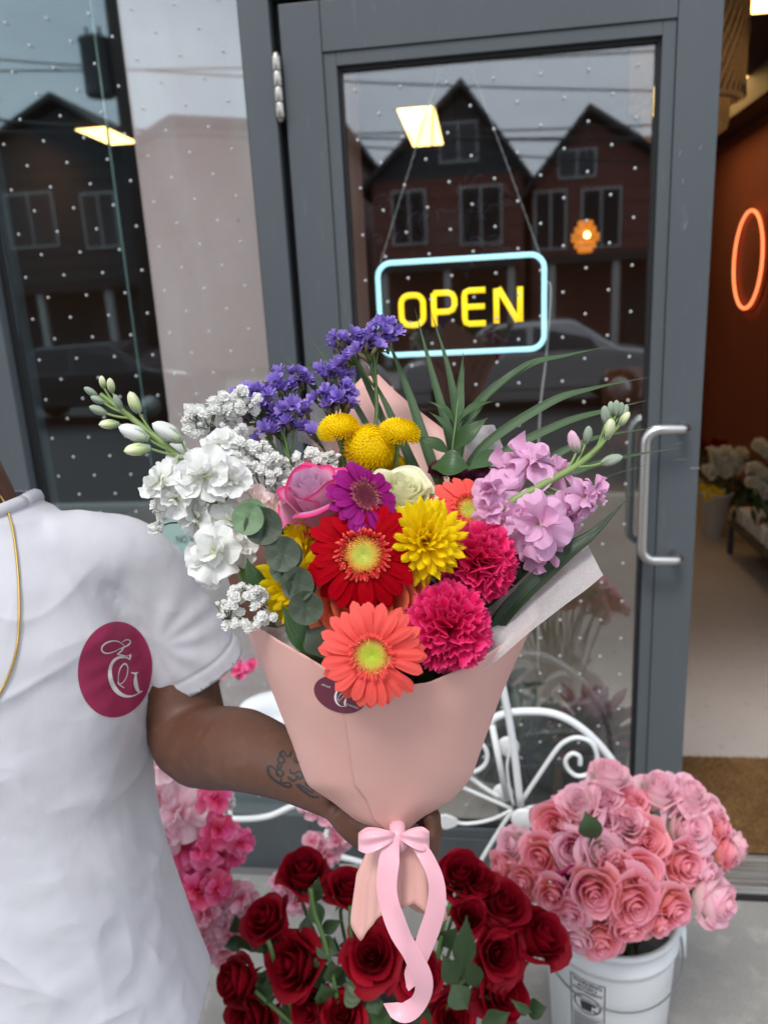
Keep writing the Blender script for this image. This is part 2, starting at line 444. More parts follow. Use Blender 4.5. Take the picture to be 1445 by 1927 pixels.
for s, nm in ((-1, 'pull_handle'), (1, 'inside_pull')):
    y0 = D - .022 if s < 0 else D + .035
    y1 = y0 + s*.058
    pts = [(.492, y0, 1.372), (.492, y1 - s*.012, 1.372)]
    pts += [(.492 - .012, y1, 1.372), (.43, y1, 1.372)]
    pts += [(.397 + .033*(1 - math.sin(a)), y1, 1.339 + .033*math.cos(a)) for a in [PI/2*k/5 for k in range(1, 6)]]
    pts += [(.397 + .033*(1 - math.cos(a)), y1, 1.066 - .033*math.sin(a)) for a in [PI/2*k/5 for k in range(0, 6)]]
    pts += [(.48, y1, 1.033), (.492, y1 - s*.012, 1.033), (.492, y0, 1.033)]
    m = MB().tube(pts, .0125, 14)
    m.build(nm, M_STEEL if s < 0 else mat('dull_steel', (.3, .32, .32), .4, .9), dr)
bx('strike_plate', (.520, D - .0235, 1.258), (.5425, D - .010, 1.262), M_STEEL, dr)
for (x, z, a, l) in ((.49, 1.325, .25, .02), (.495, 1.283, .05, .045), (.46, 2.0, 1.2, .02), (.505, 2.01, 1.1, .018), (.47, 1.94, 1.5, .02), (.44 + .04, 1.84, 1.3, .03)):
    MB().tube([(x - l*math.cos(a)/2, D - .0222, z - l*math.sin(a)/2), (x, D - .0224, z + .0008), (x + l*math.cos(a)/2, D - .0222, z + l*math.sin(a)/2)], [.0004, .0012, .0004], 5).build('scratch', mat('scuff', (.23, .25, .27), .7), dr)

# ---- the OPEN sign
M_YEL = mat('yellow_neon', (1, .8, .05), .4, emis=1.0, ecol=(1.0, 0.62, 0.0))
M_BLU = mat('blue_neon', (.5, .85, 1), .4, emis=0.95, ecol=(0.42, 0.83, 0.98))
YS = 2.09
sg = thing('open_sign', 'lit yellow and pale blue sign reading OPEN hung inside the door', 'sign')
def rrect(x0, x1, z0, z1, r, n=6, y=YS):
    out = []
    for (cx, cz, a0) in ((x1 - r, z1 - r, 0), (x0 + r, z1 - r, 90), (x0 + r, z0 + r, 180), (x1 - r, z0 + r, 270)):
        for k in range(n + 1):
            a = R(a0 + 90*k/n); out.append(Vector((cx + r*math.cos(a), y, cz + r*math.sin(a))))
    return out
MB().tube(rrect(-0.266, 0.162, 1.570, 1.806, .035), .0068, 10, closed=True).build('border_tube', M_BLU, sg)
RL = .0074
MB().tube(rrect(-.208, -.150, 1.646, 1.722, .022), RL, 10, closed=True).build('letter_o', M_YEL, sg)
p_ = MB().tube([(-.122, YS, 1.640), (-.122, YS, 1.724)], RL, 10)
p_.tube([(-.122, YS, 1.724), (-.084, YS, 1.724), (-.073, YS, 1.719), (-.068, YS, 1.708), (-.068, YS, 1.692), (-.073, YS, 1.681), (-.084, YS, 1.676), (-.118, YS, 1.676)], RL, 10).build('letter_p', M_YEL, sg)
e_ = MB().tube([(.012, YS, 1.726), (-.030, YS, 1.726), (-.040, YS, 1.722), (-.042, YS, 1.712), (-.042, YS, 1.656), (-.040, YS, 1.646), (-.030, YS, 1.642), (.012, YS, 1.642)], RL, 10)
e_.tube([(-.040, YS, 1.685), (.010, YS, 1.685)], RL*.95, 10).build('letter_e', M_YEL, sg)
n_ = MB().tube([(.040, YS, 1.640), (.040, YS, 1.727), (.046, YS, 1.728), (.094, YS, 1.644), (.101, YS, 1.642), (.101, YS, 1.729)], RL, 10)
n_.build('letter_n', M_YEL, sg)
bx('acrylic_back', (-.275, YS + .012, 1.562), (.171, YS + .015, 1.814), glass_mat('clear_acrylic', (.97, .98, .98), .01, .05), sg)
def chain(a, b):
    a, b = Vector(a), Vector(b); d = b - a; n = int(d.length/.009); m = MB()
    x = d.normalized().orthogonal().normalized(); y = d.normalized().cross(x)
    for ph in (0, PI):
        m.tube([a + d*(k/n) + (x*math.cos(k*1.15 + ph) + y*math.sin(k*1.15 + ph))*.0022 for k in range(n + 1)], .0011, 4)
    return m
for a, b in (((-.087, YS, 2.25), (-.257, YS, 1.808)), ((-.014, YS, 2.25), (.150, YS, 1.808))):
    chain(a, b).build('chain', mat('chain_steel', (.45, .46, .45), .4, .8), sg)
MB().tube(catmull([(.165, YS + .02, 1.74), (.180, YS + .02, 1.715), (.170, YS + .03, 1.55), (.150, YS + .03, 1.30), (.15, YS + .04, .6)], 8), .0028, 6).build('power_cable', mat('white_cable', (.55, .53, .48), .5), sg)

# ---- lettered notice inside the window
nv = thing('no_vaping_notice', 'pale green no vaping notice stuck inside the window', 'notice')
M_NOTE = mat('pale_green_paper', (.50, .62, .56), .7)
a, b = onY(303, 972, D + .03), onY(425, 1060, D + .03)
x0, x1, z1, z0 = a.x, b.x + .02, a.z, b.z
bx('paper', (x0, D + .0225, z0), (x1, D + .0235, z1), M_NOTE, nv)
def text(body, size, mw, m, name, parent, ext=.0002, sx=1.0, align='CENTER', bold=0.0):
    cu = bpy.data.curves.new(name, 'FONT'); cu.body = body; cu.size = size; cu.align_x = align; cu.align_y = 'CENTER'; cu.extrude = ext; cu.offset = bold
    o = bpy.data.objects.new(name, cu)
    COL.objects.link(o)
    me = bpy.data.meshes.new_from_object(o.evaluated_get(bpy.context.evaluated_depsgraph_get()))
    bpy.data.objects.remove(o)
    me.transform(Matrix.Scale(sx, 4, (1, 0, 0)))
    me.materials.clear(); me.materials.append(m)
    return link(name, me, parent, mw)
FACE = Matrix.Rotation(PI/2, 4, 'X')
M_INK = mat('black_ink', (.02, .02, .02), .6)
cx = (x0 + x1)/2
text('NO VAPING', .030, Matrix.Translation((cx, D + .0222, lerp(z0, z1, .52))) @ FACE, M_INK, 'lettering', nv, sx=.72, bold=.0008)
M_REDINK = mat('faded_red_ink', (.55, .30, .26), .6)
for zz in (.86, .2):
    c = Vector((cx, D + .0222, lerp(z0, z1, zz)))
    m = MB().tube([c + Vector((.018*math.cos(2*PI*k/20), 0, .018*math.sin(2*PI*k/20))) for k in range(20)], .0018, 5, closed=True)
    m.tube([c + Vector((-.012, 0, .012)), c + Vector((.012, 0, -.012))], .0016, 5)
    m.box((c.x - .010, c.y - .0002, c.z - .002), (c.x + .008, c.y + .0003, c.z + .002))
    m.build('prohibition_symbol', M_REDINK, nv)

# ---- coir mat
mt = thing('doormat', 'brown coir doormat just inside the open doorway', 'doormat')
bx('backing', (.60, 2.135, .001), (1.55, 2.66, .008), mat('black_backing', (.02, .02, .02), .8), mt)
rnd = random.Random(3); m = MB()
for k in range(26000):
    x, y = rnd.uniform(.602, 1.35), rnd.uniform(2.137, 2.658)
    h = rnd.uniform(.010, .017); a = rnd.uniform(0, 2*PI); w = .0016
    dx, dy = math.cos(a)*w, math.sin(a)*w; tx, ty = rnd.uniform(-.004, .004), rnd.uniform(-.004, .004)
    m.add([(x - dx, y - dy, .006), (x + dx, y + dy, .006), (x + tx, y + ty, .006 + h)], [(0, 1, 2)])
tag(m.build('coir_pile', M_COIR, mt, smooth=False), kind='stuff')
bx('pile_bed', (.602, 2.137, .0082), (1.548, 2.658, .0105), M_COIR, mt)

# ---- lamps and ceiling lights in the shop
for (lab, x0, x1, y0, y1) in (('warm ceiling light panel seen through the door glass', -.56, -.30, 5.97, 7.33), ('warm ceiling light panel seen through the left window', -2.86, -2.64, 5.75, 6.30), ('warm ceiling light strip at the top right corner of the doorway', 1.0, 1.7, 4.30, 4.62), ('small warm ceiling light panel below the top right strip', 1.30, 1.77, 5.9, 6.9)):
    lp = thing('ceiling_light', lab, 'ceiling light', Matrix.Translation(((x0 + x1)/2, (y0 + y1)/2, 3.04)), 'ceiling light panels in the shop')
    w, d = (x1 - x0)/2, (y1 - y0)/2
    bx('diffuser', (-w, -d, -.012), (w, d, -.004), M_PANEL, lp)
    bx('housing', (-w - .012, -d - .012, -.0035), (w + .012, d + .012, .008), M_TRIM, lp)
M_WEAVE = mat('woven_rattan', (.42, .31, .19), .8, nz=[(90, (.20, .13, .07), .45, .6, (1, 1, 3))], bump=[(130, .8, .006, (1, 1, 2))])
_t = M_WEAVE.node_tree; _tl = _t.nodes.new('ShaderNodeBsdfTranslucent'); _tl.inputs[0].default_value = (.5, .34, .16, 1); _ms = _t.nodes.new('ShaderNodeMixShader'); _ms.inputs[0].default_value = .4
_t.links.new(_t.nodes['Principled BSDF'].outputs[0], _ms.inputs[1]); _t.links.new(_tl.outputs[0], _ms.inputs[2]); _t.links.new(_ms.outputs[0], _t.nodes['Material Output'].inputs[0])
wl = thing('woven_pendant', 'large tiered woven rattan pendant lamp behind the door top', 'pendant lamp', Matrix.Translation((.75, 3.2, 2.24)))
MB().lathe([(.165, .095), (.19, .11), (.198, .14), (.198, .50), (.185, .53), (.15, .54)], 40).build('upper_shade', M_WEAVE, wl)
MB().lathe([(.10, .005), (.125, .0), (.145, .015), (.150, .04), (.150, .12)], 36).build('lower_shade', M_WEAVE, wl)
MB().tube([(0, 0, .5), (0, 0, .80)], .006, 6).build('cord', M_GAP, wl)
MB().ball((0, 0, .20), .045).build('bulb', mat('warm_bulb', (1, .8, .5), .5, emis=7, ecol=(1, .66, .30)), wl)
m = MB()
for k in range(46):                                   # ribs of the weave
    a = 2*PI*k/46
    m.tube([(.2*math.cos(a), .2*math.sin(a), .11), (.2*math.cos(a + .5), .2*math.sin(a + .5), .32), (.2*math.cos(a + 1), .2*math.sin(a + 1), .525)], .0035, 4)
tag(m.build('weave_strands', M_WEAVE, wl), kind='stuff')
M_AMBER = mat('amber_shade', (.55, .20, .03), .5, emis=.55, ecol=(1, .33, .03))
pl = thing('amber_pendant', 'small tiered amber pendant lamp glowing in the shop', 'pendant lamp', Matrix.Translation((.628, 5.0, 1.945)))
for (z, r, h) in ((0, .045, .022), (.024, .064, .035), (.062, .082, .05), (.115, .064, .035), (.153, .045, .03)):
    MB().lathe([(r*.75, z), (r, z + .003), (r, z + h - .003), (r*.75, z + h)], 28).build('shade_tier', M_AMBER, pl)
MB().tube([(0, 0, .15), (0, 0, 1.1)], .004, 6).build('cord', M_GAP, pl)
MB().ball((0, -.075, .095), .02).build('bulb', mat('filament_bulb', (1, .7, .3), .4, emis=9, ecol=(1, .62, .18)), pl)
# ring of orange neon on the terracotta wall
M_ONEON = mat('orange_neon', (1, .3, .1), .5, emis=1.9, ecol=(1.0, 0.22, 0.08))
ns = thing('neon_ring_sign', 'round sign edged with an orange neon ring on the terracotta wall', 'sign', Matrix.Translation((1.985, 6.25, 1.885)))
MB().tube([(-.03, .315*math.cos(2*PI*k/48), .345*math.sin(2*PI*k/48)) for k in range(48)], .0085, 8, closed=True).build('neon_tube', M_ONEON, ns)
m = MB(); m.grid(lambda u, w: (0.0, .33*w*math.cos(2*PI*u), .36*w*math.sin(2*PI*u)), 40, 2); m.build('disc', M_TERRA, ns)
M_MONO = mat('dark_sign_print', (.10, .03, .02), .7)
# interior wall slats behind (dim glow only)
# ---- table of plants, buckets and armchair in the shop are built with the flowers below
# ================================================================== ACROSS THE STREET (seen mirrored in the glass)
def mir(x, y, V=24.0):                                # the place whose mirror image appears at pixel x, y
    p = onY(x, y, V); return Vector((p.x, 2*D - V, p.z))
M_BRICK = mat('red_brick', (.20, .075, .055), .9, nz=[(5, (.15, .055, .045), .4, .65, (1, 1, 4))])
M_BRICK2 = mat('brown_brick', (.17, .115, .085), .9, nz=[(5, (.13, .09, .07), .4, .65, (1, 1, 4))])
M_SHING = mat('dark_shingle', (.035, .033, .035), .9, nz=[(30, (.055, .05, .05), .5, .7, (1, 1, 5))])
M_SIDING = mat('dark_siding', (.05, .052, .055), .8)
M_TRIMW = mat('white_trim', (.42, .42, .41), .5)
M_PANE = mat('house_pane', (.02, .024, .028), .08)
YH = 2*D - 24.0
def house(lab, x0, x1, eave, peak, px, wall, deep=8.0, gable_mat=None, porch=True, wins=()):
    t = thing('house', lab, 'house', Matrix.Translation(((x0 + x1)/2, YH, 0)), 'houses across the street')
    w = (x1 - x0)/2; p = px - (x0 + x1)/2
    MB().box((-w, -deep, 0), (w, 0, eave)).build('wall', wall, t, smooth=False)
    MB().add([(-w, 0, eave), (w, 0, eave), (p, 0, peak - .15), (-w, -.4, eave), (w, -.4, eave), (p, -.4, peak - .15)], [(0, 1, 2), (3, 5, 4), (0, 2, 5, 3), (1, 4, 5, 2), (0, 3, 4, 1)]).build('gable', gable_mat or wall, t, smooth=False)
    for s, xe in ((-1, -w - .35), (1, w + .35)):
        k = (peak - eave)/(w + (p if s < 0 else -p)) if True else 0
        ze = eave - .35*k
        MB().add([(xe, .45, ze), (p, .45, peak), (p, -deep, peak), (xe, -deep, ze), (xe, .45, ze + .16), (p, .45, peak + .16), (p, -deep, peak + .16), (xe, -deep, ze + .16)],
                 [(0, 1, 2, 3), (4, 7, 6, 5), (0, 4, 5, 1), (1, 5, 6, 2), (2, 6, 7, 3), (3, 7, 4, 0)]).build('roof_slope', M_SHING, t, smooth=False)
    zz = .4
    while zz < eave - .1:                          # courses of siding or brick banding
        MB().box((-w - .002, .0, zz), (w + .002, .03, zz + .035)).build('siding_board', wall, t, smooth=False); zz += .42
    for (wx, wz, ww, wh) in wins:
        q = wx - (x0 + x1)/2
        f = MB().box((q - ww/2 - .06, .001, wz - wh/2 - .06), (q + ww/2 + .06, .07, wz + wh/2 + .06)).build('window', M_TRIMW, t, smooth=False)
        MB().box((q - ww/2, .072, wz - wh/2), (q - .03, .08, wz + wh/2)).build('pane', M_PANE, f, smooth=False)
        MB().box((q + .03, .072, wz - wh/2), (q + ww/2, .08, wz + wh/2)).build('pane', M_PANE, f, smooth=False)
    if porch:
        pr = MB().box((-w*.9, .1, 2.55), (w*.9, 1.9, 2.75)).build('porch_roof', M_SHING, t, smooth=False)
        for s in (-.8, 0, .8): MB().box((w*s - .09, 1.6, 0), (w*s + .09, 1.78, 2.549)).build('porch_post', M_TRIMW, t, smooth=False)
        MB().box((w*.25, .002, .1), (w*.25 + .95, .09, 2.2)).build('door', M_TRIM, t, smooth=False)
    return t
pk, pk2 = mir(868, 165), mir(1105, 212)
el, er = mir(700, 345), mir(985, 330)
house('tall dark gabled house mirrored in the door glass', el.x, mir(985, 330).x, el.z, pk.z, pk.x, M_BRICK, gable_mat=M_SIDING, wins=((mir(862, 268).x, mir(862, 268).z, 1.0, .95), (mir(905, 405).x, mir(905, 405).z, 1.1, 1.5), (mir(770, 410).x, mir(770, 410).z, .9, 1.4)))
house('red brick gabled house mirrored in the right of the door glass', mir(1000, 350).x, mir(1290, 360).x, mir(1000, 350).z, pk2.z, pk2.x, M_BRICK, wins=((mir(1085, 308).x, mir(1085, 308).z, .95, .65), (mir(1130, 410).x, mir(1130, 410).z, 1.0, 1.5), (mir(1035, 415).x, mir(1035, 415).z, .8, 1.5)))
house('brown brick house mirrored in the far right of the glass', mir(1310, 380).x, mir(1310, 380).x + 5.2, mir(1310, 380).z, mir(1310, 380).z + 2.1, mir(1310, 380).x + 2.6, M_BRICK2, wins=((mir(1310, 380).x + 1.5, 4.4, .9, 1.3), (mir(1310, 380).x + 3.6, 4.4, .9, 1.3)))
house('long low pink rendered house mirrored on the pillar', mir(262, 330).x, mir(640, 330).x, mir(470, 262).z, mir(330, 232).z, mir(330, 232).x, mat('pink_render', (.40, .26, .24), .9), porch=False, wins=())
house('wide dark sided house mirrored in the left window', mir(-60, 300).x, mir(250, 300).x, mir(60, 300).z, mir(0, 200).z, mir(110, 200).x, M_SIDING, wins=((mir(60, 415).x, mir(60, 415).z, 1.5, 1.5), (mir(190, 415).x, mir(190, 415).z, 1.0, 1.5)))
house('grey sided house mirrored at the far left edge', mir(-420, 300).x, mir(-90, 300).x, mir(60, 300).z - .3, mir(0, 200).z - .5, mir(-260, 200).x, mat('grey_siding', (.22, .23, .24), .8), wins=((mir(-300, 415).x, 4.6, 1.2, 1.4),))
# utility pole with transformer and wires
V2 = 15.0
def mir2(x, y, V=V2): p = onY(x, y, V); return Vector((p.x, 2*D - V, p.z))
up_ = mir2(222, 300)
po = thing('utility_pole', 'dark utility pole with a transformer drum mirrored in the left window', 'utility pole', Matrix.Translation((up_.x + .25, up_.y, -.02)))
M_POLE = mat('tarred_wood', (.06, .05, .045), .9)
MB().tube([(0, 0, 0), (0, 0, 9.5)], [.16, .11], 12).build('pole', M_POLE, po)
zt = mir2(210, 120).z
MB().lathe([(0, zt - .50), (.24, zt - .50), (.27, zt - .46), (.27, zt + .40), (.29, zt + .41), (.29, zt + .45), (.10, zt + .53), (0, zt + .53)], 20, Matrix.Translation((-.42, 0, 0))).build('transformer', mat('transformer_grey', (.13, .14, .15), .5, .3), po)
MB().box((-1.1, -.06, zt + 1.3), (1.1, .06, zt + 1.42)).build('crossarm', M_POLE, po, smooth=False)
for x in (-.3, .3): MB().lathe([(0, 0), (.04, 0), (.05, .05), (.03, .1), (.04, .14), (0, .18)], 10, Matrix.Translation((-.42 + x*.4, 0, zt + .5))).build('insulator', M_TRIMW, po)
M_WIRE = mat('black_wire', (.015, .015, .015), .6)
for k, (ya, yb, sag, zo) in enumerate(((100, 330, .35, 0), (205, 300, .45, .35), (215, 420, .3, .12), (175, 440, .5, -.2), (60, 390, .4, .2), (190, 250, .25, -.4))):
    a = mir2(0, ya); b = mir2(1300, ya - 40 + 25*k)
    a = a + (a - b)*.6; b = b + (b - a)*.3
    yy = a.y - k*.14
    pts = [Vector((lerp(a.x, b.x, t/20), yy, lerp(a.z, b.z, t/20) - sag*4*(t/20)*(1 - t/20))) for t in range(21)]
    tag(MB().tube(pts, .018, 5).build('overhead_wire', M_WIRE), ['topmost sagging overhead wire mirrored in the glass', 'second sagging overhead wire mirrored in the glass', 'third overhead wire mirrored across the roofs', 'fourth overhead wire, the lowest on the left', 'steeply slanting overhead wire mirrored in the glass', 'slack overhead wire mirrored low over the roofs'][k], 'wire', 'overhead wires')
# parked cars mirrored low in the glass
def car(lab, x, y, col, flip=1):
    t = thing('parked_car', lab, 'car', Matrix.Translation((x, y, -.14)) @ Matrix.Rotation(0 if flip > 0 else PI, 4, 'Z'), 'cars parked across the street')
    prof = [(-2.2, .35), (-2.25, .62), (-2.1, .86), (-1.35, .95), (-.75, 1.42), (.65, 1.46), (1.35, 1.0), (2.1, .88), (2.25, .6), (2.2, .35)]
    n = len(prof); m = MB()
    for (sy, k) in ((-.86, 0), (.86, 1)):
        pass
    v = [(px_, -.86 + (.14 if z > 1.1 else 0), z) for px_, z in prof] + [(px_, .86 - (.14 if z > 1.1 else 0), z) for px_, z in prof]
    m.add(v, [tuple(range(n)), tuple(range(2*n - 1, n - 1, -1))] + [(i, i + n, (i + 1) % n + n, (i + 1) % n) for i in range(n)])
    m.build('body', mat('car_paint', col, .25, .3, coat=.6), t, smooth=False, bevel=.05)
    for (a, b) in ((-1.15, -.1), (0, 1.05)):
        for s in (-1, 1):
            MB().add([(a, s*.875, .98), (b, s*.875, .98), (b - (.28 if b > .5 else 0), s*.745, 1.36), (a + (.42 if a < -.5 else 0), s*.745, 1.36)], [(0, 1, 2, 3)]).build('side_window', M_PANE, t, smooth=False)
    for wx in (-1.38, 1.38):
        for s in (-1, 1):
            w = MB().lathe([(.19, -.1), (.30, -.1), (.33, -.06), (.33, .06), (.30, .1), (.19, .1)], 20, Matrix.Translation((wx, s*.80, .33)) @ Matrix.Rotation(PI/2, 4, 'X')).build('tyre', mat('tyre_rubber', (.015, .015, .015), .8), t)
            MB().lathe([(0, -.09), (.18, -.105), (.2, -.08), (.2, .08), (.18, .105), (0, .09)], 16, Matrix.Translation((wx, s*.80, .33)) @ Matrix.Rotation(PI/2, 4, 'X')).build('rim', M_STEEL, w)
    return t
c1 = mir2(150, 760, 13.5)
car('dark car mirrored low in the left window', c1.x + .2, 2*D - 13.9, (.03, .033, .04))
car('silver car mirrored low in the door glass', mir2(1000, 650, 13.5).x, 2*D - 13.9, (.45, .46, .47))
# ================================================================== FLOWER BUILDERS
M_STEM = mat('green_stem', (0.10, 0.17, 0.045), .5, nz=[(20, (.07, .125, .03), .4, .65, (1, 1, .2))])
M_STEMY = mat('pale_green_stem', (0.20, 0.29, 0.085), .5, nz=[(20, (.14, .22, .06), .4, .65, (1, 1, 1))])
M_SEPAL = mat('sepal_green', (0.15, 0.22, 0.07), .55, var=.1)
def leaf_mat(name, c, c2, rough=.42, trans=.15): return petal_mat(name, [(0, c2), (.5, c), (1, c2)], rough=rough, trans=trans, var=.12, veins=.5, vein_sc=9, spec=.4)
M_LEAF = leaf_mat('rose_leaf_green', (.040, .075, .028), (.052, .092, .034))
M_RUSCUS = leaf_mat('ruscus_green', (.035, .085, .022), (.045, .10, .028), .35)
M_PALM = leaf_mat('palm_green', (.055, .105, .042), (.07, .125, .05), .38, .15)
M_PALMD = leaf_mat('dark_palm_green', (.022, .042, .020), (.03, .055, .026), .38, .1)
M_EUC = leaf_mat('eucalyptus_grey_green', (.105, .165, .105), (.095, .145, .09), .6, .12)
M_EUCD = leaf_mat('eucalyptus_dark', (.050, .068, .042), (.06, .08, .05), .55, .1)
def clamp(x, a=0, b=1): return min(b, max(a, x))

def rose_meshes(name, m, seed=0, openn=1.0, tall=1.0, layers=None, nu=9, nv=7):
    """petal meshes of one rose head, outer radius about 1, looking along +Z"""
    rd = random.Random(seed)
    layers = layers or [(2, .085, .34, 330, 0, .25), (3, .17, .35, 200, .01, .3), (3, .29, .33, 175, .03, .4), (4, .43, .28, 145, .07, .5), (5, .60, .19, 118, .13, .6), (5, .80, .03, 102, .24, .75)]
    out = []; k = 0; a0 = rd.uniform(0, 6.28)
    for li, (n, rho, h, span, curl, bul) in enumerate(layers):
        a0 += 1.1
        for i in range(n):
            phi = a0 + 2*PI*i/n + rd.uniform(-.16, .16)
            sp = R(span)*rd.uniform(.9, 1.1); rr = rho*openn*rd.uniform(.94, 1.07); hh = (h + rd.uniform(-.03, .03))*tall
            cl = curl*rd.uniform(.6, 1.5); wob = rd.uniform(0, 6.28); tip = rd.uniform(.02, .09)*(1 + rho); spir = .22 if li < 3 else .10
            zb = -.85*tall
            def fn(u, v):
                c = 2*u - 1
                w = math.sin(PI*(.18 + .82*v)/2)**.8                       # petal widens from the claw
                an = phi + c*sp/2*w
                prof = math.sin(v*PI/2)**(.9 - .35*bul)
                r = rr*(.18 + .82*prof)*(1 + spir*c*.5)
                z = zb + (hh - zb)*v
                e = clamp((v - .62)/.38)
                ew = e*e*(1 + .35*math.sin(3*c + wob))
                r += cl*ew
                z -= cl*.75*e**3
                z -= (c*c)*(.10 + .22*rho)*v*v*tall
                z += tip*e*(1 - abs(c))
                r += .025*math.sin(5*c + wob)*e*(.4 + rho)
                return (r*math.cos(an), r*math.sin(an), z)
            me = MB().grid(fn, nu, nv).mesh(name + '_petal', m)
            out.append(me); k += 1
    return out
def calyx(scale=1.0, zb=-.85):
    m = MB()
    m.lathe([(0, zb - .22), (.10, zb - .20), (.15, zb - .10), (.16, zb), (.22, zb + .08)], 12)
    me = m.mesh('calyx', M_SEPAL)
    s = MB()
    def f(u, v):
        c = 2*u - 1; w = .13*(1 - v)**.7*(1 + .6*v)
        return (.16 + .42*v**1.2, c*w, zb + .02 + .32*v - .75*v*v*.9 + .05*c*c)
    s.grid(f, 4, 7)
    return me, s.mesh('sepal', M_SEPAL)
CALYX, SEPAL = calyx()
def put_rose(name, meshes, mw, label, group, cat='rose', stem_to=None, stem_m=None, stem_r=.0035, sepals=True, petal='petal'):
    t = thing(name, label, cat, mw, group)
    for me in meshes: link(petal, me, t)
    if sepals:
        cal = link('calyx', CALYX, t)
        for k in range(5): link('sepal', SEPAL, cal, Matrix.Rotation(2*PI*k/5 + .3, 4, 'Z'))
    if stem_to is not None:
        inv = mw.inverted(); a = Vector((0, 0, -1.0)); b = inv @ Vector(stem_to); sc = mw.to_scale().x
        c = Vector((0, 0, -1.0 - min(2.2, (b - a).length*.4)))
        MB().tube(catmull([a, lerp(a, c, .6), lerp(c, b, .45), b], 4), stem_r/sc, 7).build('stem', stem_m or M_STEM, t)
    return t
def stem_of(t, mw, end, r, m=None, z0=-.1, ld=None):
    inv = mw.inverted(); b = inv @ Vector(end); sc = mw.to_scale().x
    a = Vector((0, 0, z0)); c = Vector((0, 0, z0 - min(ld or 2.0, (b - a).length*.4)))
    return MB().tube(catmull([a, lerp(a, c, .7), lerp(c, b, .5), b], 4), r/sc, 7).build('stem', m or M_STEM, t)
# ---- gerbera
def strap(seed, L=.70, w=.115, ribs=.010, droop=.10, cup=.02, notch=.02, nu=6, nv=10, r0=.26, twist=0.0):
    rd = random.Random(seed); a = rd.uniform(-.06, .06); b = rd.uniform(-.05, .06); dr = droop*rd.uniform(.5, 1.6); tw = rd.uniform(-.3, .3) + twist
    def f(u, v):
        c = 2*u - 1
        ww = w*(.42 + .58*math.sin(clamp(v*1.15)*PI/2))*math.sqrt(max(0, 1 - clamp((v - .70)/.30)**2.3*.985))
        x = r0 + L*v - notch*clamp((v - .85)/.15)*(c*c*.2 + .8*(abs(c) < .4)*(.5 - abs(c)))
        y = c*ww + a*v*v
        z = .05*math.sin(PI*v) - dr*v*v - cup*c*c*(1 - v) + ribs*math.cos(c*PI*1.5)*math.sin(PI*clamp(v*.98 + .02)) + tw*c*ww*v + b*v
        return (x, y, z)
    return f
def gerbera(name, label, pos, nrm, rad, pm, pm_in, disc_m, seed=1, n=24, roll=0.0, end=None, group=None, disc=.36, gaps=None, droop=.10, wid=.115):
    mw = frame(pos, nrm, roll, rad)
    t = thing(name, label, 'gerbera', mw, group)
    rd = random.Random(seed)
    base = [MB().grid(strap(seed*10 + k, L=.74, droop=droop, w=wid), 6, 10).mesh('gerbera_petal', pm) for k in range(5)]
    for ring, (cnt, zz, tilt, sc) in enumerate(((n, 0, .02, 1.0), (n - 3, .035, -.10, .93))):
        for k in range(cnt):
            an = 2*PI*(k + .5*ring)/cnt + rd.uniform(-.06, .06)
            s = sc*rd.uniform(.93, 1.05)
            link('petal', base[rd.randrange(5)], t, Matrix.Translation((0, 0, zz)) @ Matrix.Rotation(an, 4, 'Z') @ Matrix.Rotation(tilt + rd.uniform(-.10, .10), 4, 'Y') @ Matrix.Diagonal((s, rd.uniform(.9, 1.08), 1, 1)))
    m = MB()                                                                # short inner petals
    for k in range(44):
        an = 2*PI*k/44 + rd.uniform(-.05, .05); L = rd.uniform(.12, .20)
        f = strap(seed + k, L=L, w=.028, ribs=.003, droop=.0, r0=disc*.9, nu=3)
        m.grid(f, 3, 4, Matrix.Translation((0, 0, .07 + rd.uniform(0, .03))) @ Matrix.Rotation(an, 4, 'Z') @ Matrix.Rotation(rd.uniform(-.35, -.05), 4, 'Y'))
    tag(m.build('inner_petals', pm_in, t), kind='stuff')
    m = MB(); N = 330
    for k in range(N):                                                      # tiny tubular florets of the eye
        q = math.sqrt((k + .5)/N); r = disc*1.02*q; an = k*2.39996 + rd.uniform(-.05, .05)
        z = .075 + .055*math.sin(min(1, q*1.15)*PI)*.9 - .02*(1 - q)
        h = (.028 + .05*sm(.45, .8, q))*rd.uniform(.7, 1.25); w = .0125 + .004*q
        lean = .35*q
        x, y = r*math.cos(an), r*math.sin(an)
        v = [(x + w*math.cos(an + 2*PI*j/4), y + w*math.sin(an + 2*PI*j/4), z - .03) for j in range(4)]
        tx, ty = x + math.cos(an)*h*lean, y + math.sin(an)*h*lean
        v += [(tx + w*.75*math.cos(an + .5 + 2*PI*j/4), ty + w*.75*math.sin(an + .5 + 2*PI*j/4), z + h) for j in range(4)]
        qq = q + rd.uniform(-.05, .05)
        m.add(v, [(0, 1, 5, 4), (1, 2, 6, 5), (2, 3, 7, 6), (3, 0, 4, 7), (4, 5, 6, 7)], [(.5, clamp(qq - .06))]*4 + [(.5, clamp(qq + .03))]*4)
    m.grid(lambda u, v: (disc*1.03*v*math.cos(2*PI*u), disc*1.03*v*math.sin(2*PI*u), .06 + .04*math.sin(v*PI)), 24, 6)
    tag(m.build('disc_florets', disc_m, t, smooth=False), kind='stuff')
    MB().lathe([(0, -.16), (.08, -.15), (.22, -.08), (.34, -.015)], 14).build('calyx', M_SEPAL, t)
    if end is not None: stem_of(t, mw, end, .003, M_STEMY, -.14)
    return t
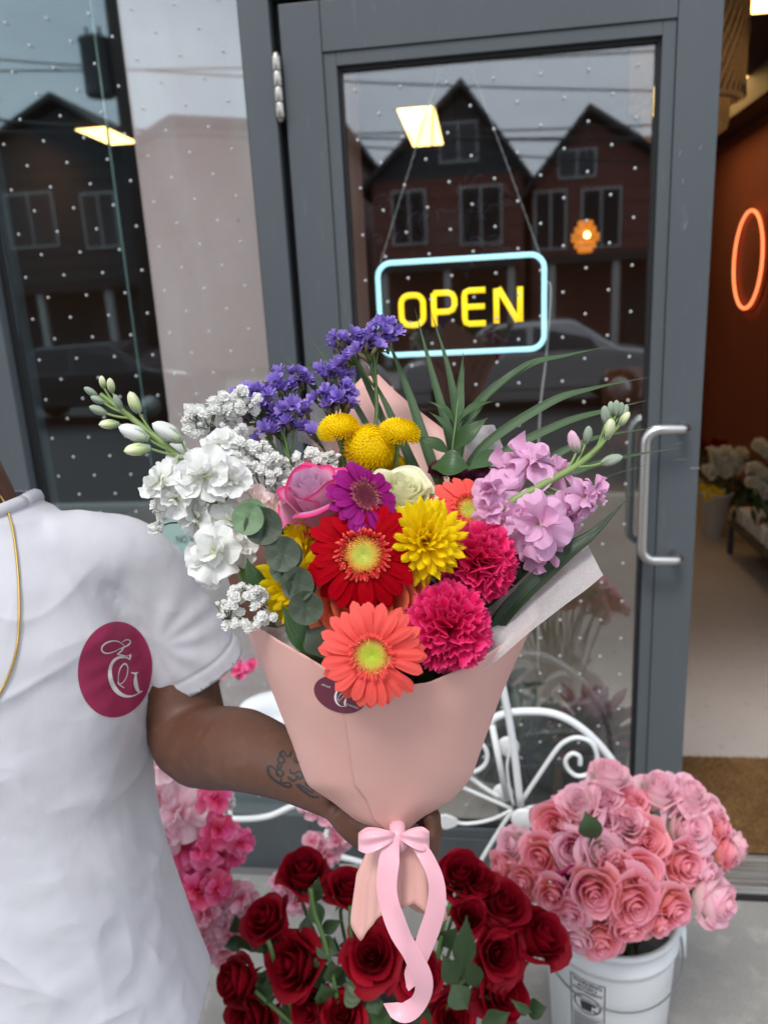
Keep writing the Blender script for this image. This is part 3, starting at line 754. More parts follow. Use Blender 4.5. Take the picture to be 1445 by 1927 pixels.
# ---- carnation
def carn_petal(seed, nu=22, nv=6):
    rd = random.Random(seed); ph = rd.uniform(0, 6.28); k1 = rd.choice([3, 4, 5]); ph2 = rd.uniform(0, 6.28)
    jag = [rd.uniform(.0, .065) if i % 2 else rd.uniform(-.015, .0) for i in range(nu + 1)]
    def f(u, v):
        c = 2*u - 1; i = int(round(u*nu))
        fan = .10 + .90*v**1.3
        an = c*.60*(.35 + .65*v)
        r = v*(1 + .04*math.cos(c*3)) - jag[i]*v**6*1.5 - .10*c*c*v
        w = v**2.2
        ruf = (.11*math.sin(k1*c*2 + ph) + .05*math.sin(9*c + ph2))*w
        return (r*math.sin(an)*1.15*fan**.15, ruf + .06*c*c*v, r*math.cos(an))       # petal grows along +Z, faces +Y
    return MB().grid(f, nu, nv)
def carnation(name, label, pos, nrm, rad, pm, seed, end=None, roll=0, n=52, tmax=1.75, group=None, flat=1.0):
    mw = frame(pos, nrm, roll, rad)
    t = thing(name, label, 'carnation', mw, group); rd = random.Random(seed)
    base = [carn_petal(seed*7 + k).mesh('carnation_petal', pm) for k in range(6)]
    for k in range(n):
        q = (k + .5)/n; th = tmax*q**.62; an = k*2.39996
        L = lerp(.98, 1.12, q)*rd.uniform(.9, 1.06)
        wid = lerp(.55, 1.05, q)
        M = Matrix.Translation((0, 0, -.42*flat)) @ Matrix.Rotation(an, 4, 'Z') @ Matrix.Rotation(th + rd.uniform(-.09, .09), 4, 'Y') @ Matrix.Rotation(PI/2 + rd.uniform(-.5, .5)*(1.4 - q), 4, 'Z') @ Matrix.Diagonal((wid, 1.25, L, 1))
        link('petal', base[rd.randrange(6)], t, M)
    MB().lathe([(.05, -1.15), (.16, -1.1), (.20, -.75), (.22, -.45), (.1, -.4)], 12).build('calyx', M_SEPAL, t)
    if end is not None: stem_of(t, mw, end, .0028, M_STEM, -1.1)
    return t
# ---- chrysanthemum
def mum(name, label, pos, nrm, rad, pm, seed, n=84, end=None, roll=0, group=None, tmax=1.75, wid=1.0):
    mw = frame(pos, nrm, roll, rad)
    t = thing(name, label, 'chrysanthemum', mw, group); rd = random.Random(seed)
    def pet(s):
        r2 = random.Random(s); inc = r2.uniform(.10, .28); tw = r2.uniform(-.04, .04); bend = r2.uniform(-.06, .06)
        def f(u, v):
            c = 2*u - 1
            w = .105*(.45 + .55*math.sin(clamp(v*1.3)*PI/2))*math.sqrt(max(0, 1 - clamp((v - .66)/.34)**2.2*.98))
            return (c*w + bend*v*v, -.055*c*c*(1 - .3*v)*1.2 + inc*v*v*v*.6 + tw*c*v, v)
        return f
    base = [MB().grid(pet(seed*9 + k), 5, 8).mesh('mum_petal', pm) for k in range(6)]
    for k in range(n):
        q = (k + .5)/n; th = tmax*q**.68; an = k*2.39996
        L = lerp(.60, 1.02, q**.7)*rd.uniform(.9, 1.08)
        M = Matrix.Translation((0, 0, -.30)) @ Matrix.Rotation(an, 4, 'Z') @ Matrix.Rotation(th + rd.uniform(-.08, .08), 4, 'Y') @ Matrix.Rotation(PI/2 + rd.uniform(-.25, .25), 4, 'Z') @ Matrix.Diagonal((wid*lerp(.8, 1.08, q), 1, L*1.02, 1))
        link('petal', base[rd.randrange(6)], t, M)
    MB().lathe([(.03, -.62), (.10, -.6), (.20, -.45), (.24, -.3)], 12).build('calyx', M_SEPAL, t)
    if end is not None: stem_of(t, mw, end, .0026, M_STEM, -.6)
    return t
# ---- button pompon: hundreds of florets too small to pick apart
def pom(name, label, pos, nrm, rad, pm, seed, end, group=None, n=330, cat='chrysanthemum', eye=None):
    mw = frame(pos, nrm, 0, rad)
    t = thing(name, label, cat, mw, group); rd = random.Random(seed); m = MB()
    for k in range(n):
        q = (k + .5)/n; th = 1.95*q**.55; an = k*2.39996
        L = lerp(.16, .26, q)*rd.uniform(.8, 1.1); w = lerp(.045, .085, q)
        M = Matrix.Rotation(an, 4, 'Z') @ Matrix.Rotation(th, 4, 'Y') @ Matrix.Translation((0, 0, .78)) @ Matrix.Rotation(rd.uniform(-.3, .3), 4, 'X')
        M = Matrix.Diagonal((1, 1, .74, 1)) @ M
        m.grid(lambda u, v: ((2*u - 1)*w*(1.15 - .9*abs(v - .55)), -.10*(v - .2)**2 + .05*(2*u - 1)**2, L*v - .06*(2*u - 1)**2*(v > .6)), 2, 3, M)
    m.lathe([(0, .60), (.3, .56), (.6, .42), (.80, .12), (.74, -.1), (.4, -.22), (0, -.25)], 16)
    tag(m.build('florets', pm, t, smooth=True), kind='stuff')
    MB().lathe([(.05, -.42), (.2, -.36), (.5, -.22), (.6, -.12)], 12).build('calyx', M_SEPAL, t)
    stem_of(t, mw, end, .0023, M_STEMY, -.4, 3.0)
    return t
# ---- stock (Matthiola): stem, double florets with ruffled petals, buds
def stock_petal(seed):
    rd = random.Random(seed); ph = rd.uniform(0, 6.28); ph2 = rd.uniform(0, 6.28); bend = rd.uniform(-.25, .60); cup = rd.uniform(-.25, .35); nt_ = rd.uniform(0, .1)
    def f(u, v):
        c = 2*u - 1
        w = .44*(.16 + .84*math.sin(clamp(v*1.12)*PI/2)**1.4)
        an = c*1.0
        x = w*math.sin(an)*1.22; z = v*(1 - .30*c*c*v) - nt_*v**5*math.exp(-(c/.25)**2)
        y = cup*c*c*v - bend*v*v + (.10*math.sin(4*c + ph) + .055*math.sin(8*c + ph2))*v*v
        return (x, y, z)
    return MB().grid(f, 10, 6)
def stock_floret(t, pos, nrm, rad, base, rd, outer=6, inner=6, calm=None):
    mw = t.matrix_world.inverted() @ frame(pos, nrm, rd.uniform(0, 6.28), rad)
    m = MB().lathe([(0, -.62), (.10, -.6), (.14, -.35), (.13, -.1), (.09, .02), (0, .06)], 10)
    fl = m.build('floret', calm or M_STEMY, t, mw=mw)
    for k in range(outer):
        a = 2*PI*k/outer + rd.uniform(-.2, .2)
        link('petal', base[rd.randrange(len(base))], fl, Matrix.Rotation(a, 4, 'Z') @ Matrix.Rotation(rd.uniform(1.15, 1.55), 4, 'Y') @ Matrix.Rotation(PI/2, 4, 'Z') @ Matrix.Scale(rd.uniform(.9, 1.08), 4))
    for k in range(inner):
        a = 2*PI*(k + .5)/inner + rd.uniform(-.3, .3)
        link('petal', base[rd.randrange(len(base))], fl, Matrix.Translation((0, 0, .05)) @ Matrix.Rotation(a, 4, 'Z') @ Matrix.Rotation(rd.uniform(.3, 1.0), 4, 'Y') @ Matrix.Rotation(PI/2 + rd.uniform(-.9, .9), 4, 'Z') @ Matrix.Scale(rd.uniform(.5, .82), 4))
    return fl
def bud(t, pos, d, L, m_tip, m_cal, w=.25):
    """closed bud with two sepals, growing along d from pos"""
    mw = t.matrix_world.inverted() @ frame(pos, d, 0, L)
    prof = [(0, 0), (.7, .06), (1, .35), (.98, .58), (.72, .82), (.36, .96), (0, 1.0)]
    def bf(u, v):
        q = v*1.0; r = w*interp([(z, r_) for r_, z in prof], q)*(1 + .13*math.cos(3*2*PI*u + 5*v)); a = 2*PI*u + 1.2*v
        return (r*math.cos(a), r*math.sin(a), q)
    b = MB().grid(bf, 18, 10).build('bud', m_tip, t, mw=mw)
    for k in range(3):
        a0 = k*2*PI/3
        MB().grid(lambda u, v: ((w*1.06*math.sin(min(1, v*1.25 + .12)*PI*.55 + .2)*(1 - .25*v) + .02*(1 - v))*math.cos(a0 + (2*u - 1)*.95*(1 - .75*v**2)), (w*1.06*math.sin(min(1, v*1.25 + .12)*PI*.55 + .2)*(1 - .25*v) + .02*(1 - v))*math.sin(a0 + (2*u - 1)*.95*(1 - .75*v**2)), -.02 + .80*v), 4, 5).build('sepal', m_cal, b)
    return b
def blade(pts, w, n=4, up=None, fold=.12, tip=.02, base=.5, nseg=5, wmid=.45, tw=0.0):
    """a leaf blade along pts, with a folded midrib; returns MB"""
    P = catmull(pts, nseg); m = len(P); out = MB()
    up = Vector(up) if up else -FW
    rows = []
    for i, p in enumerate(P):
        t = (P[min(i+1, m-1)] - P[max(i-1, 0)]).normalized()
        s = t.cross(up)
        s = s.normalized() if s.length > 1e-4 else RT.copy()
        nn = s.cross(t).normalized()
        v = i/(m-1)
        if tw: s = (s*math.cos(tw*v) + nn*math.sin(tw*v)); nn = s.cross(t).normalized()
        k = lerp(base, 1, sm(0, wmid, v)) if v < wmid else 1 - sm(wmid, 1.02, v)**1.3*(1 - tip)
        rows.append((p, s*w*k, nn*w*k*fold))
    v, f, uv = [], [], []
    for i, (p, s, nn) in enumerate(rows):
        for j in range(n + 1):
            c = 2*j/n - 1
            v.append(p + s*c*.5 - nn*(1 - abs(c))*1.0 + nn*.5); uv.append((j/n, i/(m-1)))
    for i in range(m-1):
        for j in range(n):
            a = i*(n+1)+j; f.append((a, a+1, a+n+2, a+n+1))
    return out.add(v, f, uv)
def round_leaf(pos, nrm, rad, m, parent, roll=0.0, ar=1.0, cup=.15, name='leaf', point=.0):
    mw = parent.matrix_world.inverted() @ frame(pos, nrm, roll, rad)
    def f(u, v):
        a = 2*PI*u; r = v*(1 + point*max(0, math.cos(a))**6)
        return (r*math.sin(a)*ar, -.9 + .0 + .92 + r*math.cos(a), cup*r*r - .10*math.exp(-(r*math.sin(a)/.12)**2)*(r < 1) + .03*math.sin(5*a)*r)
    return MB().grid(f, 24, 4).build(name, m, parent, mw=mw)
# ================================================================== THE BOUQUET
TIE = at(748, 1572, .735)
def dep(y): return interp([(640, .80), (800, .765), (900, .72), (1000, .675), (1100, .655), (1240, .615)], y)
PX = 1/F_PX
# ---- petal materials (real petal colours)
P_CORAL = petal_mat('coral_gerbera_petal', [(0, (.78, .07, .055)), (.4, (.86, .10, .085)), (1, (.90, .13, .105))], vein_sc=14, veins=.35, spec=.12)
P_CORAL_IN = petal_mat('coral_inner_petal', [(0, (.80, .07, .05)), (1, (.88, .10, .08))])
P_RED = petal_mat('red_gerbera_petal', [(0, (.30, .0, .003)), (.5, (.37, .0, .005)), (1, (.42, .001, .009))], vein_sc=14, veins=.5, trans=.2, spec=.04)
P_RED_IN = petal_mat('red_inner_petal', [(0, (.5, .01, .012)), (.7, (.62, .02, .02)), (1, (.85, .22, .10))])
P_PURP = petal_mat('magenta_gerbera_petal', [(0, (.20, .003, .085)), (.4, (.30, .006, .16)), (1, (.36, .015, .22))], spec=.12, vein_sc=14, veins=.45)
P_PURP_IN = petal_mat('magenta_inner_petal', [(0, (.20, .008, .06)), (1, (.40, .06, .12))])
DISC_GY = petal_mat('yellow_green_disc', [(0, (.50, .56, .10)), (.42, (.62, .60, .09)), (.62, (.78, .45, .07)), (.8, (.70, .22, .05)), (.92, (.62, .09, .03)), (1, (.85, .45, .16))], trans=0, veins=0)
DISC_CORAL = petal_mat('green_disc', [(0, (.50, .62, .06)), (.45, (.62, .66, .07)), (.62, (.80, .62, .12)), (.8, (.78, .38, .10)), (1, (.85, .55, .22))], trans=0, veins=0)
DISC_PU = petal_mat('dark_disc', [(0, (.14, .02, .05)), (.55, (.20, .03, .06)), (.8, (.30, .08, .09)), (1, (.70, .42, .30))], trans=0, veins=0)
P_HOT = petal_mat('hot_pink_carnation_petal', [(0, (.60, .004, .06)), (.55, (.72, .010, .105)), (.9, (.76, .018, .14)), (1, (.84, .07, .24))], vein_sc=18, veins=.2, trans=.25, spec=.1)
P_YEL = petal_mat('yellow_mum_petal', [(0, (.80, .50, .0)), (.4, (.90, .68, .004)), (1, (.93, .74, .012))], vein_sc=10, veins=.35, trans=.45, spec=.12)
P_POM = petal_mat('button_mum_petal', [(0, (.80, .50, .0)), (.5, (.92, .68, .004)), (1, (.94, .74, .012))], trans=.3, spec=.1)
P_ORANGE = petal_mat('orange_rose_petal', [(0, (.80, .16, .05)), (.5, (.84, .19, .085)), (1, (.86, .21, .11))], trans=.3)
P_LAV = petal_mat('lavender_rose_petal', [(0, (.76, .52, .58)), (.55, (.82, .48, .64)), (.86, (.80, .42, .60)), (.96, (.80, .06, .26)), (1, (.80, .03, .20))], trans=.3, edge=(.78, .14, .36))
P_LAV_IN = petal_mat('lavender_inner_petal', [(0, (.76, .50, .60)), (.6, (.80, .52, .68)), (1, (.80, .50, .68))], trans=.3)
P_CREAM = petal_mat('cream_rose_petal', [(0, (.70, .70, .32)), (.5, (.82, .80, .50)), (1, (.86, .84, .60))], trans=.3)
P_WHITE = petal_mat('white_stock_petal', [(0, (.55, .66, .18)), (.16, (.74, .78, .50)), (.34, (.82, .83, .77)), (1, (.85, .85, .83))], trans=.3, vein_sc=12, var=.03, veins=.35)
P_BLUSH = petal_mat('blush_stock_petal', [(0, (.70, .62, .40)), (.3, (.82, .66, .60)), (1, (.84, .70, .66))], trans=.3, var=.03)
P_PSTOCK = petal_mat('pink_stock_petal', [(0, (.66, .58, .42)), (.2, (.78, .50, .62)), (.5, (.76, .40, .62)), (1, (.78, .45, .66))], trans=.3, vein_sc=12, var=.05, veins=.35)
P_STAT = petal_mat('purple_statice', [(0, (.20, .11, .42)), (.5, (.29, .19, .60)), (1, (.38, .27, .70))], trans=.25, var=.12)
P_GYP = petal_mat('gypsophila_white', [(0, (.78, .80, .66)), (.4, (.86, .86, .80)), (1, (.88, .88, .85))], trans=.3, var=.03, veins=0)
M_BUDG = mat('bud_sepal_green', (.30, .36, .17), .6, var=.1)
M_BUDGR = mat('grey_green_bud', (.27, .33, .24), .7, var=.1)
M_BUDW = petal_mat('cream_bud', [(0, (.30, .40, .14)), (.45, (.55, .62, .30)), (.8, (.74, .76, .52)), (1, (.62, .66, .34))], trans=.1, var=.08, vein_sc=10)
M_BUDP = petal_mat('pink_bud', [(0, (.45, .50, .25)), (.4, (.76, .52, .60)), (1, (.78, .46, .60))], trans=.2, vein_sc=10)
# ---- gerberas
gerbera('coral_gerbera', 'large coral gerbera with lime green eye, lowest and nearest bloom of the bouquet', at(700, 1232, .612), facing(-.08, .02), 103*.612*PX, P_CORAL, P_CORAL_IN, DISC_CORAL, 3, 22, .2, TIE, 'gerberas in the bouquet', disc=.33)
gerbera('red_gerbera', 'large deep red gerbera with yellow eye in the middle of the bouquet', at(683, 1045, .636), facing(.02, .16), 108*.636*PX, P_RED, P_RED_IN, DISC_GY, 5, 20, .5, TIE, 'gerberas in the bouquet', disc=.37, droop=.16, wid=.13)
gerbera('magenta_gerbera', 'magenta purple gerbera tilted sideways above the red gerbera', at(683, 937, .650), facing(.52, .46, .74), 76*.65*PX, P_PURP, P_PURP_IN, DISC_PU, 8, 19, .1, TIE, 'gerberas in the bouquet', disc=.36, droop=.08, wid=.15)
gerbera('coral_gerbera', 'coral gerbera half hidden behind the pink stock', at(882, 962, .700), facing(.05, .42, .9), 80*.70*PX, P_CORAL, P_CORAL_IN, DISC_GY, 11, 20, .9, TIE, 'gerberas in the bouquet', disc=.34)
# ---- carnations
carnation('hot_pink_carnation', 'round hot pink carnation at the lower right, beside the nearest coral gerbera', at(848, 1185, .632), facing(.08, .04), 82*.632*PX, P_HOT, 21, TIE, .4, 60, 1.9, 'carnations in the bouquet')
carnation('hot_pink_carnation', 'hot pink carnation turned to the right under the pink stock', at(918, 1062, .662), facing(.50, -.08, .8), 74*.662*PX, P_HOT, 22, TIE, 1.3, 52, 1.8, 'carnations in the bouquet')
carnation('hot_pink_carnation', 'hot pink carnation peeping out left of the red gerbera', at(618, 988, .700), facing(-.35, .35, .85), 56*.70*PX, P_HOT, 23, TIE, .4, 44, 1.8, 'carnations in the bouquet')
carnation('hot_pink_carnation', 'hot pink carnation mostly hidden behind the pink stock florets', at(1018, 1015, .742), facing(.4, .1, .9), 50*.742*PX, P_HOT, 24, TIE, .4, 40, 1.8, 'carnations in the bouquet')
# ---- chrysanthemums
mum('yellow_chrysanthemum', 'big spiky yellow chrysanthemum right of the red gerbera', at(803, 1008, .640), facing(.05, .30, .95), 86*.64*PX, P_YEL, 31, 92, TIE, 0, 'yellow chrysanthemums in the bouquet', 1.9, 1.12)
mum('yellow_chrysanthemum', 'yellow chrysanthemum behind the eucalyptus at the lower left', at(540, 1098, .674), facing(-.35, .05, .9), 82*.674*PX, P_YEL, 32, 64, TIE, 0, 'yellow chrysanthemums in the bouquet', 1.8, 1.25)
mum('yellow_chrysanthemum', 'yellow chrysanthemum peeping out under the hot pink petals at left', at(556, 1020, .700), facing(-.45, .2, .8), 50*.70*PX, P_YEL, 33, 50, TIE, 0, 'yellow chrysanthemums in the bouquet', 1.8, 1.3)
mum('yellow_chrysanthemum', 'small yellow chrysanthemum in shade under the big spiky yellow one', at(836, 1068, .676), facing(.1, .2, .95), 30*.676*PX, P_YEL, 34, 40, TIE, 0, 'yellow chrysanthemums in the bouquet')
for k, (x, y, r, fr_, fu, lab) in enumerate(((637, 806, 37, -.15, .95, 'yellow button mum seen from the side, leftmost of its cluster'), (694, 840, 45, 0, .38, 'round yellow button mum facing out, front one of its cluster'), (751, 814, 37, .1, .95, 'yellow button mum seen from the side, rightmost of its cluster'), (718, 862, 32, .1, .55, 'yellow button mum tucked under the front one'), (748, 874, 24, .2, .8, 'smallest yellow button mum, low behind the cream rose'))):
    pom('button_chrysanthemum', lab, at(x, y, .735 + .012*k*(k > 2)), facing(fr_, fu, .75 if k in (1, 3) else .45), r*1.13*.735*PX, P_POM, 40 + k, at(700 + 10*k, 1150, .74), 'yellow button mums in the bouquet')
for k, (x, y) in enumerate(((868, 890), (905, 892), (830, 884))):
    pom('burgundy_button_mum', ['dark burgundy button mum behind the right end of the cream rose', 'dark burgundy button mum behind the half hidden coral gerbera', 'dark burgundy button mum at the top edge of the cream rose'][k], at(x, y, .745), facing(.1, .8, .6), 26*.745*PX, petal_mat('burgundy_petal', [(0, (.07, .008, .03)), (1, (.13, .018, .055))]), 50 + k, at(760, 1150, .74), 'burgundy button mums in the bouquet', n=200)
# ---- roses of the bouquet
RL_OPEN = [(2, .07, .30, 330, 0, .25), (3, .14, .32, 200, .01, .3), (3, .24, .32, 170, .02, .4), (4, .36, .30, 145, .05, .5), (4, .50, .25, 128, .09, .55), (5, .65, .15, 112, .14, .65), (5, .82, .0, 102, .22, .75)]
put_rose('orange_rose', rose_meshes('orange', P_ORANGE, 61, 1.0, .72, [(3, .18, .40, 190, .02, .4), (4, .36, .38, 150, .06, .5), (4, .58, .30, 125, .10, .6), (5, .82, .36, 108, .14, .75), (5, .96, .26, 108, .14, .8)], 12, 9), frame(at(692, 1134, .654), facing(-.05, .06, 1), .3, 104*.657*PX), 'soft orange rose between the red and coral gerberas', 'roses in the bouquet', stem_to=TIE)
lv = rose_meshes('lavender', P_LAV, 62, .86, 1.15, [(4, .52, .36, 140, .10, .6), (4, .70, .22, 125, .20, .7), (3, .86, .02, 120, .20, .8)], 12, 9) + rose_meshes('lavender_in', P_LAV_IN, 63, .9, 1.15, [(2, .07, .34, 330, 0, .2), (3, .15, .36, 200, .01, .3), (3, .26, .36, 170, .02, .4), (4, .39, .36, 145, .05, .5)], 10, 7)
put_rose('lavender_rose', lv, frame(at(588, 926, .690), facing(-.20, .74, .62), .3, 84*.69*PX), 'lilac rose with hot pink petal edges, left of the magenta gerbera', 'roses in the bouquet', stem_to=TIE)
put_rose('cream_rose', rose_meshes('cream', P_CREAM, 64, 1.0, .8, RL_OPEN, 12, 8), frame(at(758, 920, .700), facing(.10, .78, .62), .3, 78*.70*PX), 'cream rose behind the big spiky yellow chrysanthemum', 'roses in the bouquet', stem_to=TIE)
# ---- white stock and pink stock
def stock(name, label, P, m, base_seed, florets, buds, tipm, calm, blush=None):
    rd = random.Random(base_seed)
    t = thing(name, label, 'stock flower', Matrix.Translation(P[0]))
    inv = t.matrix_world.inverted()
    base = [stock_petal(base_seed*5 + k).mesh('stock_petal', m) for k in range(6)]
    base2 = [stock_petal(base_seed*5 + k).mesh('stock_petal', blush) for k in range(4)] if blush else base
    pts = catmull(P, 6); n = len(pts)
    MB().tube([inv @ p for p in pts], [lerp(.0042, .0022, i/(n-1)) for i in range(n)], 9).build('stem', M_STEMY, t)
    def near(p): return min(pts, key=lambda q: (q - p).length)
    st = MB()
    for (x, y, r, d, fr_, fu, ft, *b) in florets:
        pos = at(x, y, d); nr = facing(fr_, fu, ft).normalized()
        stock_floret(t, pos, nr, r*1.14*d*PX, base2 if b else base, rd, calm=M_STEMY, inner=7 if r > 36 else 4)
        q = near(pos - nr*.03 + (P[0] - P[-1]).normalized()*.02)
        st.tube([inv @ q, inv @ (lerp(q, pos, .6) - nr*.012), inv @ (pos - nr*r*d*PX*.6)], .0014, 6)
    for (x, y, x2, y2, L, d, tm) in buds:                 # bud base, bud tip direction, length in px
        p = at(x, y, d); q = at(x2, y2, d - .006)
        bud(t, p, q - p, L*d*PX, tm, calm)
        a = near(p + (P[0] - P[-1]).normalized()*.025)
        st.tube([inv @ v for v in catmull([a, lerp(a, p, .6) + Vector((0, 0, -.001)), p + (q - p)*.05], 3)], .0012, 6)
    st.build('pedicels', M_STEMY, t)
    return t
stock('white_stock', 'white stock spray with green buds reaching out to the left', [at(470, 1120, .715), at(420, 985, .708), at(370, 890, .706), at(320, 845, .710), at(265, 800, .715), at(222, 766, .72), at(190, 742, .722)], P_WHITE, 71,
      [(385, 893, 52, .688, -.05, .25, 1), (303, 905, 40, .690, -.6, .25, .8), (345, 868, 38, .712, -.2, .75, .6), (432, 905, 42, .692, .25, .55, .8), (330, 938, 38, .690, -.35, -.15, .9), (405, 1040, 54, .680, -.10, .18, 1), (372, 975, 40, .702, -.55, .0, .8), (432, 980, 42, .700, .3, .2, .9), (362, 925, 40, .694, -.2, -.2, 1), (420, 840, 38, .715, .3, .7, .6), (480, 945, 34, .700, .5, .3, .8, 1), (515, 955, 26, .698, .6, .2, .8, 1), (395, 1062, 42, .690, -.2, -.5, .8), (445, 1030, 40, .694, .4, .1, .9)],
      [(196, 730, 190, 700, 24, .722, M_BUDW), (211, 738, 207, 710, 28, .718, M_BUDW), (182, 744, 160, 730, 26, .722, M_BUDGR), (196, 758, 172, 747, 26, .720, M_BUDGR), (228, 768, 216, 742, 28, .714, M_BUDGR), (262, 776, 246, 740, 42, .708, M_BUDW), (200, 778, 168, 765, 32, .716, M_BUDGR), (224, 798, 190, 799, 36, .712, M_BUDW), (280, 826, 230, 806, 58, .706, P_WHITE), (343, 828, 292, 800, 62, .700, P_WHITE), (283, 843, 236, 849, 48, .704, M_BUDW)], M_BUDW, M_BUDGR, P_BLUSH)
stock('pink_stock', 'pink stock spray with pale green buds on the right of the bouquet', [at(915, 1060, .715), at(950, 960, .680), at(1010, 918, .678), at(1070, 885, .690), at(1115, 852, .702), at(1140, 820, .705), at(1152, 780, .71)], P_PSTOCK, 73,
      [(1000, 868, 52, .692, .1, .75, .75), (928, 925, 44, .682, -.45, .25, .9), (1012, 985, 58, .668, .05, .0, 1), (1058, 962, 36, .684, .45, .0, .9), (1098, 938, 40, .684, .75, .05, .65), (965, 880, 40, .700, -.3, .6, .7), (960, 975, 36, .674, -.45, -.2, .9), (1012, 1030, 42, .682, .1, -.5, .85), (1050, 985, 36, .690, .6, -.2, .8), (1052, 890, 32, .716, .3, .7, .6), (925, 965, 34, .680, -.4, -.1, .9), (1075, 955, 34, .694, .5, .1, .8), (1118, 925, 30, .688, .85, .3, .5)],
      [(1086, 850, 1074, 810, 44, .694, M_BUDP), (1102, 834, 1108, 798, 34, .70, M_BUDGR), (1132, 872, 1170, 860, 40, .694, M_BUDGR), (1142, 826, 1150, 786, 40, .698, M_BUDW), (1166, 800, 1188, 770, 30, .704, M_BUDW), (1140, 796, 1136, 754, 34, .706, M_BUDGR), (1150, 782, 1148, 744, 28, .708, M_BUDGR), (1158, 782, 1160, 742, 30, .706, M_BUDGR), (1164, 784, 1172, 744, 28, .708, M_BUDGR), (1170, 790, 1184, 745, 30, .71, M_BUDGR)], M_BUDW, M_BUDGR)
# ---- statice
def statice_floret():
    m = MB(); rd = random.Random(5)
    for k in range(7):
        a = 2*PI*k/7 + rd.uniform(-.3, .3); ti = rd.uniform(.35, .95); ph = rd.uniform(0, 6)
        m.grid(lambda u, v: ((2*u - 1)*.36*(.25 + .75*v) , .10*math.sin(6*u + ph)*v + .1*(2*u - 1)**2, v*(.85 + .12*math.sin(9*u + ph))), 6, 3, Matrix.Rotation(a, 4, 'Z') @ Matrix.Rotation(ti, 4, 'Y') @ Matrix.Rotation(PI/2, 4, 'Z'))
    return m
STF = statice_floret().mesh('statice_floret', P_STAT)
M_STBR = mat('statice_bract', (.16, .13, .06), .7, var=.15)
STB = MB().lathe([(0, -.85), (.10, -.8), (.17, -.4), (.14, .05), (0, .1)], 7).mesh('statice_bract', M_STBR)
def statice(label, P, clusters, seed):
    rd = random.Random(seed); t = thing('purple_statice', label, 'statice', Matrix.Translation(P[0]), 'statice stems in the bouquet')
    inv = t.matrix_world.inverted(); st = MB(); pts = catmull(P, 5)
    st.tube([inv @ p for p in pts], .0021, 7)
    for (x, y, rx, ry, d, n) in clusters:
        c = at(x, y, d); root = min(pts, key=lambda q: (q - (c + (P[0] - P[-1]).normalized()*.04)).length)
        mid = lerp(root, c, .6)
        st.tube([inv @ v for v in catmull([root, mid, c], 3)], .0013, 6)
        for k in range(int(n*1.5)):
            a = rd.uniform(0, 2*PI); q = math.sqrt(rd.uniform(.02, 1))
            p = at(x + rx*q*math.cos(a), y + ry*q*math.sin(a), d + rd.uniform(-.012, .010))
            nr = facing(rd.uniform(-.6, .6) + .5*math.cos(a)*q, rd.uniform(.3, 1.0), rd.uniform(.2, .8))
            mw = t.matrix_world.inverted() @ frame(p, nr, rd.uniform(0, 6), rd.uniform(18, 26)*d*PX)
            b = link('bract', STB, t, mw); link('floret', STF, b)
            st.tube([inv @ mid, inv @ (p - nr.normalized()*.008)], .0008, 5)
    st.build('stems', M_STEM, t)
    return t
B2 = at(660, 1130, .74)
statice('tall purple statice stem left of the neon sign, highest of the purple sprays', [B2, at(690, 900, .765), at(708, 790, .775), at(705, 700, .775), at(700, 650, .77)], [(650, 655, 26, 26, .765, 10), (715, 632, 28, 20, .77, 11), (690, 655, 22, 18, .762, 7)], 81)
statice('middle purple statice stem just left of the tallest one', [B2, at(640, 900, .76), at(650, 800, .77), at(640, 720, .775)], [(625, 702, 28, 15, .768, 8), (640, 738, 26, 13, .765, 7), (615, 760, 24, 11, .764, 6), (650, 760, 18, 10, .764, 4), (588, 808, 12, 10, .76, 2)], 82)
statice('leftmost purple statice stem behind the white baby\'s breath', [B2, at(570, 930, .75), at(530, 830, .765), at(500, 760, .775)], [(478, 745, 34, 16, .78, 9), (545, 720, 32, 20, .77, 10), (515, 760, 30, 22, .766, 9), (560, 775, 26, 15, .76, 6), (530, 800, 22, 14, .758, 5), (470, 775, 28, 20, .772, 7), (425, 822, 16, 14, .765, 4), (500, 822, 14, 14, .755, 3)], 83)
